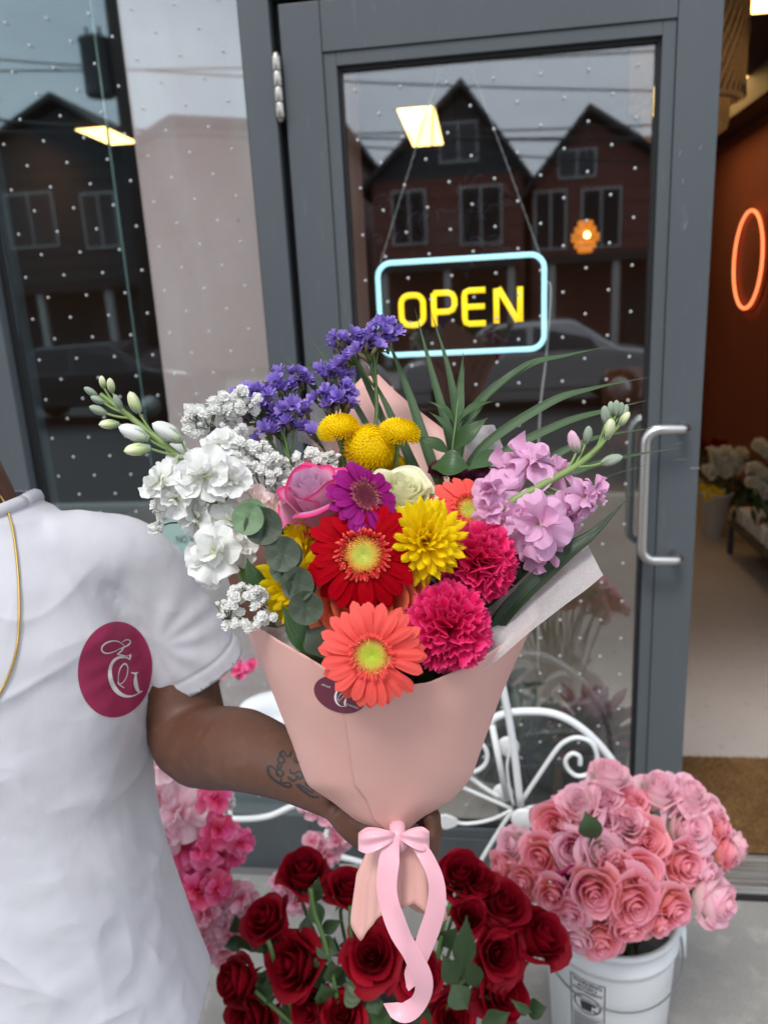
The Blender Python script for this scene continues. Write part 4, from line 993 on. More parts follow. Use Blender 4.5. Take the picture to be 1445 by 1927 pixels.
# ---- baby's breath
def gyp_head(seed):
    m = MB(); rd = random.Random(seed)
    for k in range(26):
        q = (k + .5)/26; th = 1.7*q**.6; a = k*2.39996
        m.grid(lambda u, v: ((2*u - 1)*.26*(.4 + .6*v), .08*(2*u - 1)**2, v*.92 - .14*(2*u - 1)**2*v), 3, 2, Matrix.Translation((0, 0, -.15)) @ Matrix.Rotation(a, 4, 'Z') @ Matrix.Rotation(th + rd.uniform(-.15, .15), 4, 'Y') @ Matrix.Rotation(PI/2 + rd.uniform(-.6, .6), 4, 'Z') @ Matrix.Scale(rd.uniform(.95, 1.25), 4))
    m.ball((0, 0, .05), .60, 10, 7)
    return m.mesh('gypsophila_head', P_GYP)
GY = [gyp_head(k) for k in range(4)]
M_GSTEM = mat('gypsophila_stem', (.10, .115, .055), .7)
def gyps(label, root, spots, seed, d, hub, dj=.014, rmin=8, rmax=13.5):
    """spots: (x, y, rx, ry, n)"""
    rd = random.Random(seed); t = thing('babys_breath', label, "baby's breath", Matrix.Translation(root), "baby's breath sprigs in the bouquet")
    inv = t.matrix_world.inverted(); st = MB(); hb = at(hub[0], hub[1], d + .012)
    st.tube([inv @ v for v in catmull([root, lerp(root, hb, .5) + UP*.004, hb], 4)], .0011, 6)
    for (x, y, rx, ry, n) in spots:
        c = at(x, y + ry*.6, d + .008); st.tube([inv @ v for v in catmull([hb, lerp(hb, c, .55) + UP*.003, c], 3)], .0008, 5)
        n = int(n*1.7)
        for k in range(n):
            a = 2*PI*k/n + rd.uniform(-.4, .4); q = 1.12*math.sqrt(rd.uniform(.05, 1))
            dd = d + rd.uniform(-dj, dj*.6)
            p = at(x + rx*q*math.cos(a), y + ry*q*math.sin(a), dd)
            nr = facing(rd.uniform(-.7, .7), rd.uniform(.1, 1), rd.uniform(.3, 1))
            small = rd.random() < .22
            link('blossom', GY[rd.randrange(4)], t, t.matrix_world.inverted() @ frame(p, nr, rd.uniform(0, 6), (rd.uniform(4.5, 6.5) if small else rd.uniform(rmin, rmax))*dd*PX))
            j = lerp(c, p, rd.uniform(.25, .5)) - UP*rd.uniform(.001, .005)
            st.tube([inv @ c, inv @ j, inv @ (p - nr.normalized()*.003)], .0005, 4)
    st.build('branchlets', M_GSTEM, t)
    return t
gyps("large baby's breath spray at the upper left, above the white stock", at(560, 1120, .74), [(395, 790, 45, 26, 14), (440, 765, 38, 26, 13), (462, 745, 26, 12, 6), (372, 795, 22, 22, 6), (447, 808, 22, 14, 4)], 91, .742, (455, 860))
gyps("baby's breath spray between the white stock and the lilac rose", at(565, 1120, .74), [(450, 850, 40, 22, 12), (495, 858, 30, 26, 10), (520, 905, 26, 26, 9), (480, 880, 28, 20, 6)], 92, .722, (505, 960))
gyps("baby's breath spray running along the top of the lilac rose", at(600, 1120, .74), [(535, 880, 26, 16, 7), (580, 865, 26, 14, 7), (620, 868, 16, 14, 4), (610, 862, 26, 10, 4)], 93, .732, (580, 930))
gyps("small baby's breath tuft left of the white stock, over the shirt", at(450, 1080, .72), [(308, 958, 16, 16, 6), (325, 955, 14, 12, 3), (296, 990, 10, 8, 2)], 94, .715, (350, 985), .008)
gyps("low baby's breath sprig hanging out over the wrap at left", at(580, 1180, .69), [(430, 1150, 24, 26, 9), (465, 1115, 30, 14, 7), (490, 1125, 20, 16, 5), (495, 1165, 28, 16, 4), (470, 1180, 12, 10, 2)], 95, .665, (520, 1180), .010)
# ---- eucalyptus
M_EUCL = leaf_mat('eucalyptus_light', (.16, .25, .13), (.14, .22, .12), .6, .15)
eu = thing('eucalyptus_sprig', 'eucalyptus sprig with round grey green leaves at lower left', 'eucalyptus', Matrix.Translation(at(600, 1230, .67)))
inv = eu.matrix_world.inverted()
MB().tube([inv @ p for p in catmull([at(600, 1230, .67), at(565, 1150, .655), at(535, 1090, .650), at(505, 1030, .652), at(480, 980, .655), at(465, 945, .66)], 4)], .0014, 7).build('stem', mat('eucalyptus_stem', (.10, .055, .04), .6), eu)
for (x, y, r, d, fx, fu, rl, mm) in ((473, 970, 31, .656, .10, .25, .15, M_EUCL), (468, 976, 31, .638, -.10, .05, 2.85, M_EUCL), (484, 972, 22, .652, .5, .1, -2.0, M_EUCL), (496, 990, 36, .642, .1, .1, 3.0, M_EUCD), (500, 990, 32, .655, .6, .2, -1.9, M_EUC), (502, 998, 30, .648, -.3, -.1, 2.6, M_EUC), (534, 1042, 34, .640, -.1, .1, 2.9, M_EUCD), (540, 1045, 30, .648, .5, .1, -2.0, M_EUCD), (532, 1070, 26, .650, -.5, .0, 2.1, M_EUC), (562, 1098, 33, .636, -.25, .0, 2.9, M_EUCD), (566, 1102, 29, .640, .35, -.1, -1.9, M_EUCD), (576, 1142, 33, .634, .05, -.1, 3.1, M_EUCD)):
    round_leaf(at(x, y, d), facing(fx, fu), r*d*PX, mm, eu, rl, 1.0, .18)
lf = thing('dark_leaf_sprig', 'broad dark green leaves under the eucalyptus at the wrap edge', 'foliage', Matrix.Translation(at(560, 1240, .66)))
inv = lf.matrix_world.inverted()
for P, w, mm in (([at(610, 1250, .655), at(570, 1195, .650), at(530, 1140, .655)], .024, M_RUSCUS), ([at(625, 1245, .645), at(596, 1205, .640), at(575, 1185, .642)], .026, M_EUCD), ([at(520, 1110, .68), at(480, 1090, .672), at(465, 1050, .675)], .016, M_RUSCUS), ([at(620, 1150, .69), at(590, 1210, .665), at(600, 1255, .655)], .026, M_PALMD)):
    blade([inv @ p for p in P], w, wmid=.5, base=.15, nseg=6, up=inv.to_3x3() @ facing(.1, .3)).build('leaf', mm, lf)
# ---- palm blades
pa = thing('palm_frond', 'green palm frond with long narrow blades fanning over the bouquet', 'palm frond', Matrix.Translation(at(845, 1000, .76)))
inv = pa.matrix_world.inverted()
O = at(850, 960, .765)
blades = [([O, at(815, 880, .77), at(765, 730, .785), at(708, 585, .80)], 24, 0), ([O, at(850, 850, .77), at(812, 700, .785), at(780, 580, .80)], 20, 0), ([O, at(858, 800, .775), at(842, 690, .785), at(808, 578, .80)], 18, 0), ([at(858, 900, .76), at(862, 790, .775), at(866, 720, .785), at(872, 660, .79)], 22, 0),
          ([O, at(880, 790, .77), at(960, 705, .765), at(1010, 675, .77)], 20, .5), ([O, at(870, 800, .775), at(980, 695, .77), at(1070, 668, .77), at(1145, 652, .775)], 19, .5), ([O, at(900, 850, .765), at(1030, 760, .76), at(1120, 730, .76), at(1230, 708, .765)], 20, .4), ([O, at(920, 870, .755), at(1050, 800, .75), at(1150, 770, .75), at(1222, 752, .755)], 18, .4),
          ([at(880, 980, .75), at(980, 900, .745), at(1100, 830, .74), at(1250, 802, .74)], 17, .3), ([at(900, 1000, .745), at(1020, 915, .735), at(1140, 868, .73), at(1278, 842, .73)], 19, .3), ([at(900, 1030, .745), at(1010, 960, .74), at(1120, 905, .735), at(1225, 872, .735)], 9, .3),
          ([O, at(790, 900, .775), at(730, 770, .78), at(690, 690, .79)], 22, 0), ([at(780, 940, .775), at(720, 790, .785), at(672, 680, .795), at(640, 598, .80)], 15, 0), ([at(760, 930, .78), at(690, 800, .785), at(630, 700, .79), at(580, 632, .80)], 14, 0), ([at(700, 900, .78), at(620, 770, .785), at(570, 705, .79), at(530, 664, .795)], 12, 0), ([at(860, 830, .76), at(905, 760, .77), at(935, 720, .775), at(1000, 690, .78)], 14, .3)]
for P, w, tw in blades: blade([inv @ p for p in P], w*.77*PX*.92, wmid=.35, base=.6, nseg=6, fold=.22, tw=tw, up=inv.to_3x3() @ facing(.2, .35)).build('blade', M_PALM, pa)
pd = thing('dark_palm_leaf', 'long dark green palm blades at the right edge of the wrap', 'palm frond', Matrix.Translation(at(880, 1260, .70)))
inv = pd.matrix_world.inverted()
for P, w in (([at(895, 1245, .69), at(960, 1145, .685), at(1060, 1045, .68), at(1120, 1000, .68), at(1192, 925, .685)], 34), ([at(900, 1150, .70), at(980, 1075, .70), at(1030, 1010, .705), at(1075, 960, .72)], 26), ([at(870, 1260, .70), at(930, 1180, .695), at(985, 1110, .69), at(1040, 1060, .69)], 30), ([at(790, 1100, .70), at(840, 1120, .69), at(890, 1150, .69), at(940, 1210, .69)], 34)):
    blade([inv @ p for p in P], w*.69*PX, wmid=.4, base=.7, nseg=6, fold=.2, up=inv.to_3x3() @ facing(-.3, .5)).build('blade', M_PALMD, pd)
ru = thing('ruscus_sprig', 'glossy dark green ruscus leaves above the cream rose', 'foliage', Matrix.Translation(at(850, 960, .76)))
inv = ru.matrix_world.inverted()
MB().tube([inv @ p for p in catmull([at(845, 980, .75), at(850, 860, .745), at(858, 790, .75), at(862, 745, .755)], 4)], .0012, 6).build('stem', M_STEM, ru)
for P, w in (([at(858, 800, .75), at(862, 760, .752), at(874, 690, .76)], 20), ([at(852, 850, .742), at(880, 815, .735), at(918, 786, .735)], 34), ([at(848, 855, .745), at(820, 835, .74), at(780, 820, .745)], 26), ([at(856, 800, .75), at(838, 770, .75), at(805, 755, .755)], 14), ([at(858, 795, .75), at(890, 765, .755), at(928, 755, .76)], 14), ([at(812, 880, .735), at(850, 872, .722), at(885, 880, .725)], 54), ([at(880, 885, .73), at(915, 862, .735), at(955, 850, .74)], 34), ([at(856, 830, .75), at(840, 800, .75), at(808, 775, .755)], 15), ([at(800, 1085, .68), at(850, 1075, .67), at(880, 1090, .67)], 36), ([at(560, 730, .78), at(568, 700, .782), at(600, 680, .785)], 12), ([at(600, 735, .78), at(585, 715, .78), at(575, 700, .785)], 11)):
    blade([inv @ p for p in P], w*.74*PX, wmid=.45, base=.12, nseg=6, up=inv.to_3x3() @ facing(.1, .45)).build('leaf', M_RUSCUS, ru)
# ---- dark filler inside the wrap so the heads rest on greenery
fi = thing('bouquet_greenery', 'dark leafy stems filling the bouquet between the blooms', 'foliage', Matrix.Translation(TIE))
inv = fi.matrix_world.inverted(); rd = random.Random(77)
for k in range(46):
    x, y = rd.uniform(520, 980), rd.uniform(900, 1240)
    p = at(x, y, dep(y) + .065 + rd.uniform(0, .02)); q = lerp(p, TIE, .35)
    blade([inv @ q, inv @ (lerp(q, p, .6) + RT*rd.uniform(-.01, .01)), inv @ p], rd.uniform(.012, .022), wmid=.5, base=.15, nseg=3, up=inv.to_3x3() @ facing(rd.uniform(-.6, .6), .4)).build('leaf', M_RUSCUS if k % 2 else M_PALMD, fi)
# ================================================================== WRAP, RIBBON, STICKER
M_PAPER = mat('pink_wrapping_paper', (.66, .375, .325), .42, spec=.35, nz=[(2, (.63, .35, .305), .4, .7, (1, 1, 1))], bump=[(7, .10, .01, (1, 1, 1)), (300, .04, .001, (1, 1, 1))])
_m = M_PAPER.node_tree; 
def sheer_mat(name, col, alpha):
    m = bpy.data.materials.new(name); m.use_nodes = True
    t = m.node_tree; L = t.links.new; b = t.nodes['Principled BSDF']
    b.inputs['Base Color'].default_value = (*col, 1); b.inputs['Roughness'].default_value = .6
    tcn = t.nodes.new('ShaderNodeTexCoord'); mpn = t.nodes.new('ShaderNodeMapping'); mpn.inputs['Scale'].default_value = (1, 1, .35)
    n = t.nodes.new('ShaderNodeTexNoise'); n.inputs['Scale'].default_value = 700; n.inputs['Detail'].default_value = 5
    n2 = t.nodes.new('ShaderNodeTexWave'); n2.inputs['Scale'].default_value = 420; n2.inputs['Distortion'].default_value = 18; n2.inputs['Detail'].default_value = 3
    L(tcn.outputs['Object'], mpn.inputs[0]); L(mpn.outputs[0], n.inputs['Vector']); L(tcn.outputs['Object'], n2.inputs['Vector'])
    ad = t.nodes.new('ShaderNodeMath'); ad.operation = 'MULTIPLY_ADD'; L(n.outputs[0], ad.inputs[0]); ad.inputs[1].default_value = .9; L(n2.outputs[0], ad.inputs[2])
    mr = t.nodes.new('ShaderNodeMapRange'); mr.inputs[1].default_value = .25; mr.inputs[2].default_value = 1.3; mr.inputs[3].default_value = alpha - .16; mr.inputs[4].default_value = alpha + .20
    L(ad.outputs[0], mr.inputs[0])
    tr = t.nodes.new('ShaderNodeBsdfTransparent'); tl = t.nodes.new('ShaderNodeBsdfTranslucent'); tl.inputs[0].default_value = (*col, 1)
    m1 = t.nodes.new('ShaderNodeMixShader'); m1.inputs[0].default_value = .35; L(b.outputs[0], m1.inputs[1]); L(tl.outputs[0], m1.inputs[2])
    ms = t.nodes.new('ShaderNodeMixShader'); L(mr.outputs[0], ms.inputs[0]); L(tr.outputs[0], ms.inputs[1]); L(m1.outputs[0], ms.inputs[2])
    L(ms.outputs[0], t.nodes['Material Output'].inputs[0])
    return m
M_TISSUE = sheer_mat('sheer_white_tissue', (.78, .74, .74), .55)
WR = [  # row y, centre x, half width px, centre depth, half depth
    (1576, 744, 16, .732, .014), (1565, 740, 24, .731, .018), (1543, 727, 58, .729, .022), (1508, 735, 110, .726, .029), (1478, 727, 147, .724, .035), (1455, 729, 159, .722, .040), (1400, 729, 178, .720, .052), (1300, 728, 216, .716, .074), (1170, 730, 272, .714, .090), (1050, 730, 318, .735, .12), (900, 728, 250, .78, .10), (700, 716, 30, .83, .04)]
_WT = [[(r[0], r[k]) for r in sorted(WR)] for k in range(5)]
def wrow(y, k):
    return interp(_WT[k], y) if k in (1, 2) else sum(interp(_WT[k], y + o) for o in (-36, -24, -12, 0, 12, 24, 36))/7
def wrap_pt(th, y, off=0.0):
    s = math.sin(th)
    e = (1 - abs(math.cos(th))**3.2)**.75*(1 if s > 0 else -1) + .030*noise.noise(Vector((th*2.2, y*.013, 3)))
    d = wrow(y, 3) - (wrow(y, 4)*(1.0 if s > 0 else .55))*e - off
    x = wrow(y, 1) + (wrow(y, 2) + off*F_PX*.6)*math.cos(th)
    return at(x, y, d)
wr = thing('bouquet_wrap', 'pink paper bouquet wrap tied with a satin ribbon', 'bouquet wrap', Matrix.Translation(TIE))
WI = wr.matrix_world.inverted()
def solid(o, th, off=0):
    s = o.modifiers.new('solid', 'SOLIDIFY'); s.thickness = th; s.offset = off; return o
def rim_front(th):                       # height of the front edge: low in the middle, high at both sides
    c = math.cos(th)
    return interp([(-1, 1160), (-.80, 1204), (-.5, 1256), (-.2, 1286), (.05, 1293), (.35, 1284), (.65, 1252), (.85, 1210), (1, 1160)], c)
TH_FOLD = math.acos(-.405)
def front(th0, th1, off, name):
    def f(u, v):
        th = lerp(th0, th1, u); y0 = 1576; y1 = rim_front(th)
        vv = v
        fold = interp([(0, 1576), (.5, 1455), (1, y1)], vv) if False else lerp(y0, y1, 1 - (1 - vv)**1.0)
        return WI @ wrap_pt(th, fold, off)
    return solid(MB().grid(f, 44, 44).build(name, M_PAPER, wr), .0005)
front(PI*1.02, TH_FOLD - .25, .0, 'front_paper')
front(TH_FOLD, -.02*PI, .0016, 'overlapping_paper')
def back(u, v):
    th = lerp(PI*.985, 2*PI*1.008, u)
    s = 2*u - 1
    top = interp([(-1, 1150), (-.85, 1060), (-.55, 950), (-.12, 712), (.0, 705), (.12, 745), (.5, 860), (.8, 980), (1, 1150)], s)
    y = lerp(1576, top, v)
    xs = wrow(max(y, 1050), 1) + wrow(max(y, 1050), 2)*math.cos(th)*(1 if y > 1050 else lerp(1, .62, (1050 - y)/345))
    d = wrow(max(y, 1170), 3) + .055*abs(math.sin(th))*sm(1576, 1300, y)*.9 + (.0 if y > 1170 else (1170 - y)/460*.085)
    return WI @ at(xs - (18*sm(1050, 705, y)), y, d)
solid(MB().grid(back, 40, 44).build('back_paper', M_PAPER, wr), .0005)
# soft sheer lining
def patch(A, Bq, Cq, Dq, name, m, bow=0.006, n=20, seed=0):
    """bilinear sheet A-B along the bottom, D-C along the top, softly waved"""
    def f(u, v):
        p = lerp(lerp(A, Bq, u), lerp(Dq, Cq, u), v)
        return WI @ (p - FW*(bow*math.sin(PI*u)*math.sin(PI*v) + .0022*math.sin(9*u + 4*v + seed) + .0015*noise.noise(Vector((u*4, v*4, seed)))*2))
    return MB().grid(f, n, n).build(name, m, wr)
patch(at(900, 1268, .662), at(1134, 1082, .672), at(1096, 1003, .70), at(900, 1130, .73), 'sheer_lining', M_TISSUE, .004)
patch(at(860, 1300, .66), at(1012, 1162, .675), at(1000, 1090, .71), at(880, 1200, .70), 'sheer_lining', M_TISSUE, .006, seed=3)
patch(at(640, 1292, .640), at(470, 1172, .70), at(500, 1140, .715), at(650, 1225, .672), 'sheer_lining', M_TISSUE, .004, seed=5)
patch(at(560, 830, .80), at(625, 850, .80), at(610, 745, .805), at(570, 750, .805), 'sheer_lining', M_TISSUE, .004, seed=7)
patch(at(820, 870, .81), at(960, 880, .80), at(930, 800, .81), at(880, 800, .815), 'sheer_lining', M_TISSUE, .004, seed=9)
# pleated tail of the paper under the tie
def tail(u, v):
    th = 2*PI*u; pl = math.sin(7*th + .6) + .5*math.sin(13*th + 2)
    hem = interp([(0, 1728), (.10, 1745), (.2, 1700), (.28, 1716), (.36, 1745), (.42, 1772), (.5, 1690), (.6, 1720), (.75, 1700), (.9, 1735), (1, 1728)], u)
    y = lerp(1566, hem, v)
    a = interp([(0, 44), (.22, 58), (.5, 74), (1, 78)], v) + pl*(1.5 + 5.5*v); b = interp([(0, .020), (.3, .030), (1, .042)], v) + pl*(.0012 + .0045*v)
    return WI @ at(752 + 4*v + a*math.cos(th) - 12*v*(math.cos(th) < -.3), y, .735 - b*math.sin(th))
solid(MB().grid(tail, 110, 14).build('paper_tail', M_PAPER, wr), .0005)
# ribbon
M_SATIN = mat('pink_satin', (.74, .38, .44), .36, spec=.4, sheen=.3, bump=[(500, .06, .001, (1, 1, .1))])
def ribbon(P, w, name, wid_dir=None, twist=None, n=6, taper=None):
    Q = catmull(P, n); m = len(Q); v, f, uv = [], [], []
    for i, p in enumerate(Q):
        t = (Q[min(i+1, m-1)] - Q[max(i-1, 0)]).normalized()
        a = i/(m-1)
        s = t.cross(-FW).normalized()
        nn = s.cross(t).normalized()
        ang = interp(twist, a) if twist else 0
        s = s*math.cos(ang) + nn*math.sin(ang)
        ww = w*(interp(taper, a) if taper else 1)
        nn = t.cross(s)
        for k in range(5):
            c = k/2 - 1
            v.append(WI @ (p + s*c*ww/2 + nn*(.0006*c*c + .0005*math.sin(7*a + 2*c)))); uv.append((k/4, a))
    for i in range(m-1):
        for k in range(4): f.append((i*5+k, i*5+k+1, i*5+k+6, i*5+k+5))
    return MB().add(v, f, uv).build(name, M_SATIN, wr)
d0 = .700
def bow_loop(sg, W, Lp, dy):
    def f(u, v):
        q = 2*PI*u; e = (1 - math.cos(q))/2
        w = lerp(13, W, math.sin(min(1, e*1.25)*PI/2)) * (1 - .25*sm(.75, 1, e))
        x = 748 + sg*(4 + Lp*e) ; y = 1574 + dy*e + (v - .5)*w + (6*math.sin(q)*e)
        return WI @ at(x, y, .694 - .013*math.sin(q)*(1 if math.sin(q) > 0 else .6) + .0012*math.sin(v*9 + u*5)*e + .0035*math.cos(v*10)*(1 - e)*e*2)
    return MB().grid(f, 40, 8).build('bow_loop', M_SATIN, wr)
bow_loop(-1, 42, 70, 10); bow_loop(1, 38, 56, 6)
ribbon([at(742, 1574, .690), at(732, 1620, .680), at(728, 1680, .676), at(748, 1745, .674), at(778, 1800, .678), at(798, 1848, .684), at(790, 1884, .690), at(760, 1906, .694), at(722, 1888, .702)], .0168, 'ribbon_tail', twist=[(0, .1), (.3, -.25), (.45, .75), (.6, .35), (.75, .2), (.88, -.5), (1, -1.15)], taper=[(0, .6), (.12, 1.1), (.85, 1.0), (.94, .8), (1, .08)])
ribbon([at(760, 1574, .692), at(795, 1602, .684), at(820, 1655, .680), at(820, 1710, .680), at(800, 1775, .684), at(776, 1835, .690), at(766, 1862, .694)], .0165, 'ribbon_tail', twist=[(0, -.5), (.25, .55), (.45, .15), (.75, .1), (1, -.7)], taper=[(0, .55), (.25, .85), (.6, 1.15), (.85, .9), (1, .25)])
MB().lathe([(.0, -.007), (.011, -.007), (.0135, -.003), (.0135, .003), (.011, .007), (0, .007)], 18, Matrix.Translation(WI @ at(749, 1574, .703)) @ frame(Vector((0, 0, 0)), facing(1, .1, 0))).build('ribbon_knot', M_SATIN, wr)
MB().lathe([(.021, -.006), (.024, -.004), (.024, .004), (.021, .006)], 24, frame(WI @ at(748, 1572, .735), facing(0, 1, .1))).build('ribbon_band', M_SATIN, wr)
# ---- monogram strokes (thin ribbon of print on a surface): list of strokes, each a list of (x, y, half width)
EG = [[(.02, .95, .010), (.12, 1.02, .012), (.22, .98, .016), (.20, .88, .022), (.08, .80, .020), (-.06, .74, .012), (-.20, .66, .012), (-.36, .62, .018), (-.48, .68, .022), (-.50, .80, .024), (-.40, .92, .022), (-.22, .98, .014), (-.05, .94, .010), (.06, .84, .012), (.02, .70, .018), (-.10, .58, .014)],
      [(-.10, .58, .014), (.06, .55, .014), (.24, .54, .014)], [(.24, .60, .012), (.24, .50, .030), (.23, .43, .010)],
      [(.24, .42, .012), (.10, .50, .020), (-.08, .48, .030), (-.22, .34, .045), (-.27, .10, .062), (-.22, -.20, .070), (-.10, -.44, .066), (.08, -.60, .046), (.30, -.64, .022), (.48, -.56, .014), (.52, -.52, .010)],
      [(.40, .02, .016), (.40, -.20, .060), (.44, -.40, .062), (.52, -.54, .020)], [(.28, .04, .010), (.40, .02, .022), (.46, .06, .008)],
      [(.52, -.54, .010), (.56, -.50, .018), (.58, -.48, .008)],
      [(.12, -.40, .010), (-.02, -.28, .012), (-.05, -.05, .012), (.00, .18, .016), (.10, .30, .018), (.18, .22, .018), (.18, -.02, .014), (.10, -.22, .010), (-.02, -.30, .010), (-.06, -.22, .008)]]
def stroke_mesh(strokes, place, wmul=1.0, nseg=5):
    """place(x, y) -> (point, normal); builds thin print strips following the surface"""
    m = MB()
    for s in strokes:
        P = catmull([(a, b, c) for a, b, c in s], nseg)
        v, f = [], []
        for i, p in enumerate(P):
            t = (P[min(i+1, len(P)-1)] - P[max(i-1, 0)]); t.z = 0
            t = t.normalized() if t.length > 1e-9 else Vector((1, 0, 0))
            nx, ny = -t.y, t.x
            w = max(.003, p.z)*wmul
            for k in (-1, 0, 1): v.append(place(p.x + nx*w*k, p.y + ny*w*k))
        for i in range(len(P) - 1):
            for k in (0, 1): f.append((i*3+k, i*3+k+1, i*3+k+4, i*3+k+3))
        m.add(v, f)
    return m
M_STICK = mat('burgundy_sticker', (.135, .018, .045), .35, coat=.2)
M_WPRINT = mat('white_print', (.78, .76, .76), .6)
# oval sticker on the wrap
bpy.context.view_layer.update()
dg = bpy.context.evaluated_depsgraph_get()
def bvh_of(objs):
    V, Fc = [], []
    for o in objs:
        e = o.evaluated_get(dg); me = e.to_mesh(); off = len(V); mw = o.matrix_world
        V += [mw @ v.co for v in me.vertices]; Fc += [tuple(i + off for i in p.vertices) for p in me.polygons]; e.to_mesh_clear()
    return BVHTree.FromPolygons(V, Fc)
wb = bvh_of([o for o in wr.children if o.name.split('.')[0] in ('front_paper', 'overlapping_paper')])
def on_surface(bvh, x, y, lift):
    r = ray(x, y).normalized(); h = bvh.ray_cast(CAM, r)
    if h[0] is None: return at(x, y, .63)
    n = h[1] if h[1].dot(r) < 0 else -h[1]
    return h[0] + n*lift
SC, SA = (640, 1306), R(20)
def stick(x, y, lift=.0005):
    X = x*50*math.cos(SA) - y*33*math.sin(SA)*-1*-1; 
    px = SC[0] + 50*x*math.cos(SA) - 33*(-y)*math.sin(SA); py = SC[1] + 50*x*math.sin(SA) + 33*(-y)*math.cos(SA)
    return WI @ on_surface(wb, px, py, lift)
st_ = MB().grid(lambda u, v: stick(v*math.cos(2*PI*u), v*math.sin(2*PI*u), .0008), 48, 8).build('sticker', M_STICK, wr)
stroke_mesh(EG, lambda x, y: stick(x*.62 + .02, y*.80 - .06, .0013), 1.0).build('monogram', M_WPRINT, st_)
def stick_text(word, x0, y0, dx, dy, h):
    cu = bpy.data.curves.new('t', 'FONT'); cu.body = word; cu.size = 1; cu.space_character = 1.3
    o = bpy.data.objects.new('t', cu); COL.objects.link(o)
    me = bpy.data.meshes.new_from_object(o.evaluated_get(bpy.context.evaluated_depsgraph_get())); bpy.data.objects.remove(o)
    for v in me.vertices:
        X, Y = v.co.x*h, v.co.y*h
        v.co = stick(x0 + X*dx - Y*0, y0 + X*dy + Y*1.5, .0013)
    me.materials.clear(); me.materials.append(M_WPRINT)
    return link('lettering', me, st_)
stick_text('ERAM', -.76, .16, 1, -.02, .11)
stick_text('GARDEN', .36, -.40, 1, -.02, .10)
# ================================================================== THE PERSON
def fuse(mb, voxel, it=6):
    o = link('tmp', mb.mesh('tmp'))
    r = o.modifiers.new('r', 'REMESH'); r.mode = 'VOXEL'; r.voxel_size = voxel
    s = o.modifiers.new('s', 'SMOOTH'); s.factor = .5; s.iterations = it
    bpy.context.view_layer.update()
    me = bpy.data.meshes.new_from_object(o.evaluated_get(bpy.context.evaluated_depsgraph_get()))
    bpy.data.objects.remove(o)
    me.materials.clear()
    me.polygons.foreach_set('use_smooth', [True]*len(me.polygons))
    return me
NB = at(-112, 936, .905)                   # base of the neck
GZ = 0.0
def ring_loft(rings, n=28):
    """rings: (cx, cy, z, rx, ry) -> closed solid"""
    m = MB(); v, f = [], []
    for (cx, cy, z, rx, ry) in rings:
        for k in range(n):
            a = 2*PI*k/n; c, s = math.cos(a), math.sin(a)
            v.append((cx + rx*abs(c)**.85*(1 if c > 0 else -1), cy + ry*abs(s)**.85*(1 if s > 0 else -1), z))
    for i in range(len(rings) - 1):
        for k in range(n):
            k2 = (k+1) % n; f.append((i*n+k, i*n+k2, (i+1)*n+k2, (i+1)*n+k))
    f.append(tuple(range(n-1, -1, -1))); f.append(tuple((len(rings)-1)*n + k for k in range(n)))
    return m.add(v, f)
X0, Y0, ZN = NB.x, NB.y, NB.z
def T(dx, dy, dz): return Vector((X0 + dx, Y0 + dy, ZN + dz))
SH = at(252, 1090, .985); EL = at(362, 1390, .985); WRI = at(648, 1500, .775)
body = MB()
tors = [(.000, .000, -.66, .160, .110), (0, 0, -.55, .150, .105), (0, .0, -.42, .145, .10), (0, 0, -.28, .150, .10), (0, 0, -.16, .148, .095), (0, .0, -.08, .125, .072), (0, .005, -.03, .09, .058), (0, .01, .0, .075, .060), (0, .0, .06, .060, .060), (0, -.01, .12, .058, .060)]
body.v += [];
t_ = ring_loft([(X0 + a, Y0 + b, ZN + c, d, e) for a, b, c, d, e in tors]); body.add(t_.v, t_.f)
# head: skull, jaw, nose, ears
HC = T(.02, -.03, .23)
body.ball(HC + Vector((0, .015, .02)), .088, 20, 14, (.86, 1.06, 1.18)); body.ball(HC + Vector((0, -.015, -.06)), .062, 16, 10, (.92, 1.05, 1.0))
body.tube([HC + Vector((0, -.085, .02)), HC + Vector((0, -.103, -.012)), HC + Vector((0, -.106, -.024))], [.010, .014, .015], 8)
for s in (-1, 1): body.ball(HC + Vector((s*.078, .012, -.005)), .024, 10, 8, (.45, .8, 1.25))
body.tube([HC + Vector((-.022, -.083, -.062)), HC + Vector((0, -.092, -.063)), HC + Vector((.022, -.083, -.062))], [.006, .010, .006], 8)
# the arm that holds the bouquet (radii follow the silhouette)
arm = catmull([T(.10, .01, -.10), SH, at(326, 1250, 1.01), EL, at(456, 1410, .89), at(548, 1446, .825), WRI], 4)
rr_ = [interp([(0, .040), (4, .044), (8, .051), (12, .053), (16, .047), (20, .035), (24, .0255)], i) for i in range(len(arm))]
body.tube(arm, rr_, 18)
body.ball(at(376, 1414, .972), .045, 14, 10)
# palm and fingers closed round the stems
body.tube(catmull([WRI, at(678, 1528, .774), at(702, 1552, .778)], 4), [.0255, .026, .027, .028, .028, .028, .028, .027, .024], 14, flat=1.15)
for i, (dy, L) in enumerate(((-22, 1.0), (8, 1.04), (38, .98), (64, .86))):
    k = at(704, 1552 + dy, .782)
    P = [k, at(732, 1552 + dy, .789), at(lerp(732, 782, L), 1553 + dy, .785), at(lerp(732, 812, L), 1556 + dy, .766), at(lerp(732, 816, L), 1560 + dy, .744), at(lerp(732, 806, L), 1562 + dy, .728)]
    body.tube(catmull(P, 3), [lerp(.0098, .0072, j/15) for j in range(16)], 10)
    body.ball(P[-1], .0072, 8, 6)
TP = [at(676, 1530, .768), at(690, 1545, .742), at(706, 1556, .726), at(722, 1562, .716)]
body.tube(catmull(TP, 3), [lerp(.0135, .0085, j/9) for j in range(10)], 10); body.ball(TP[-1], .0085, 8, 6)
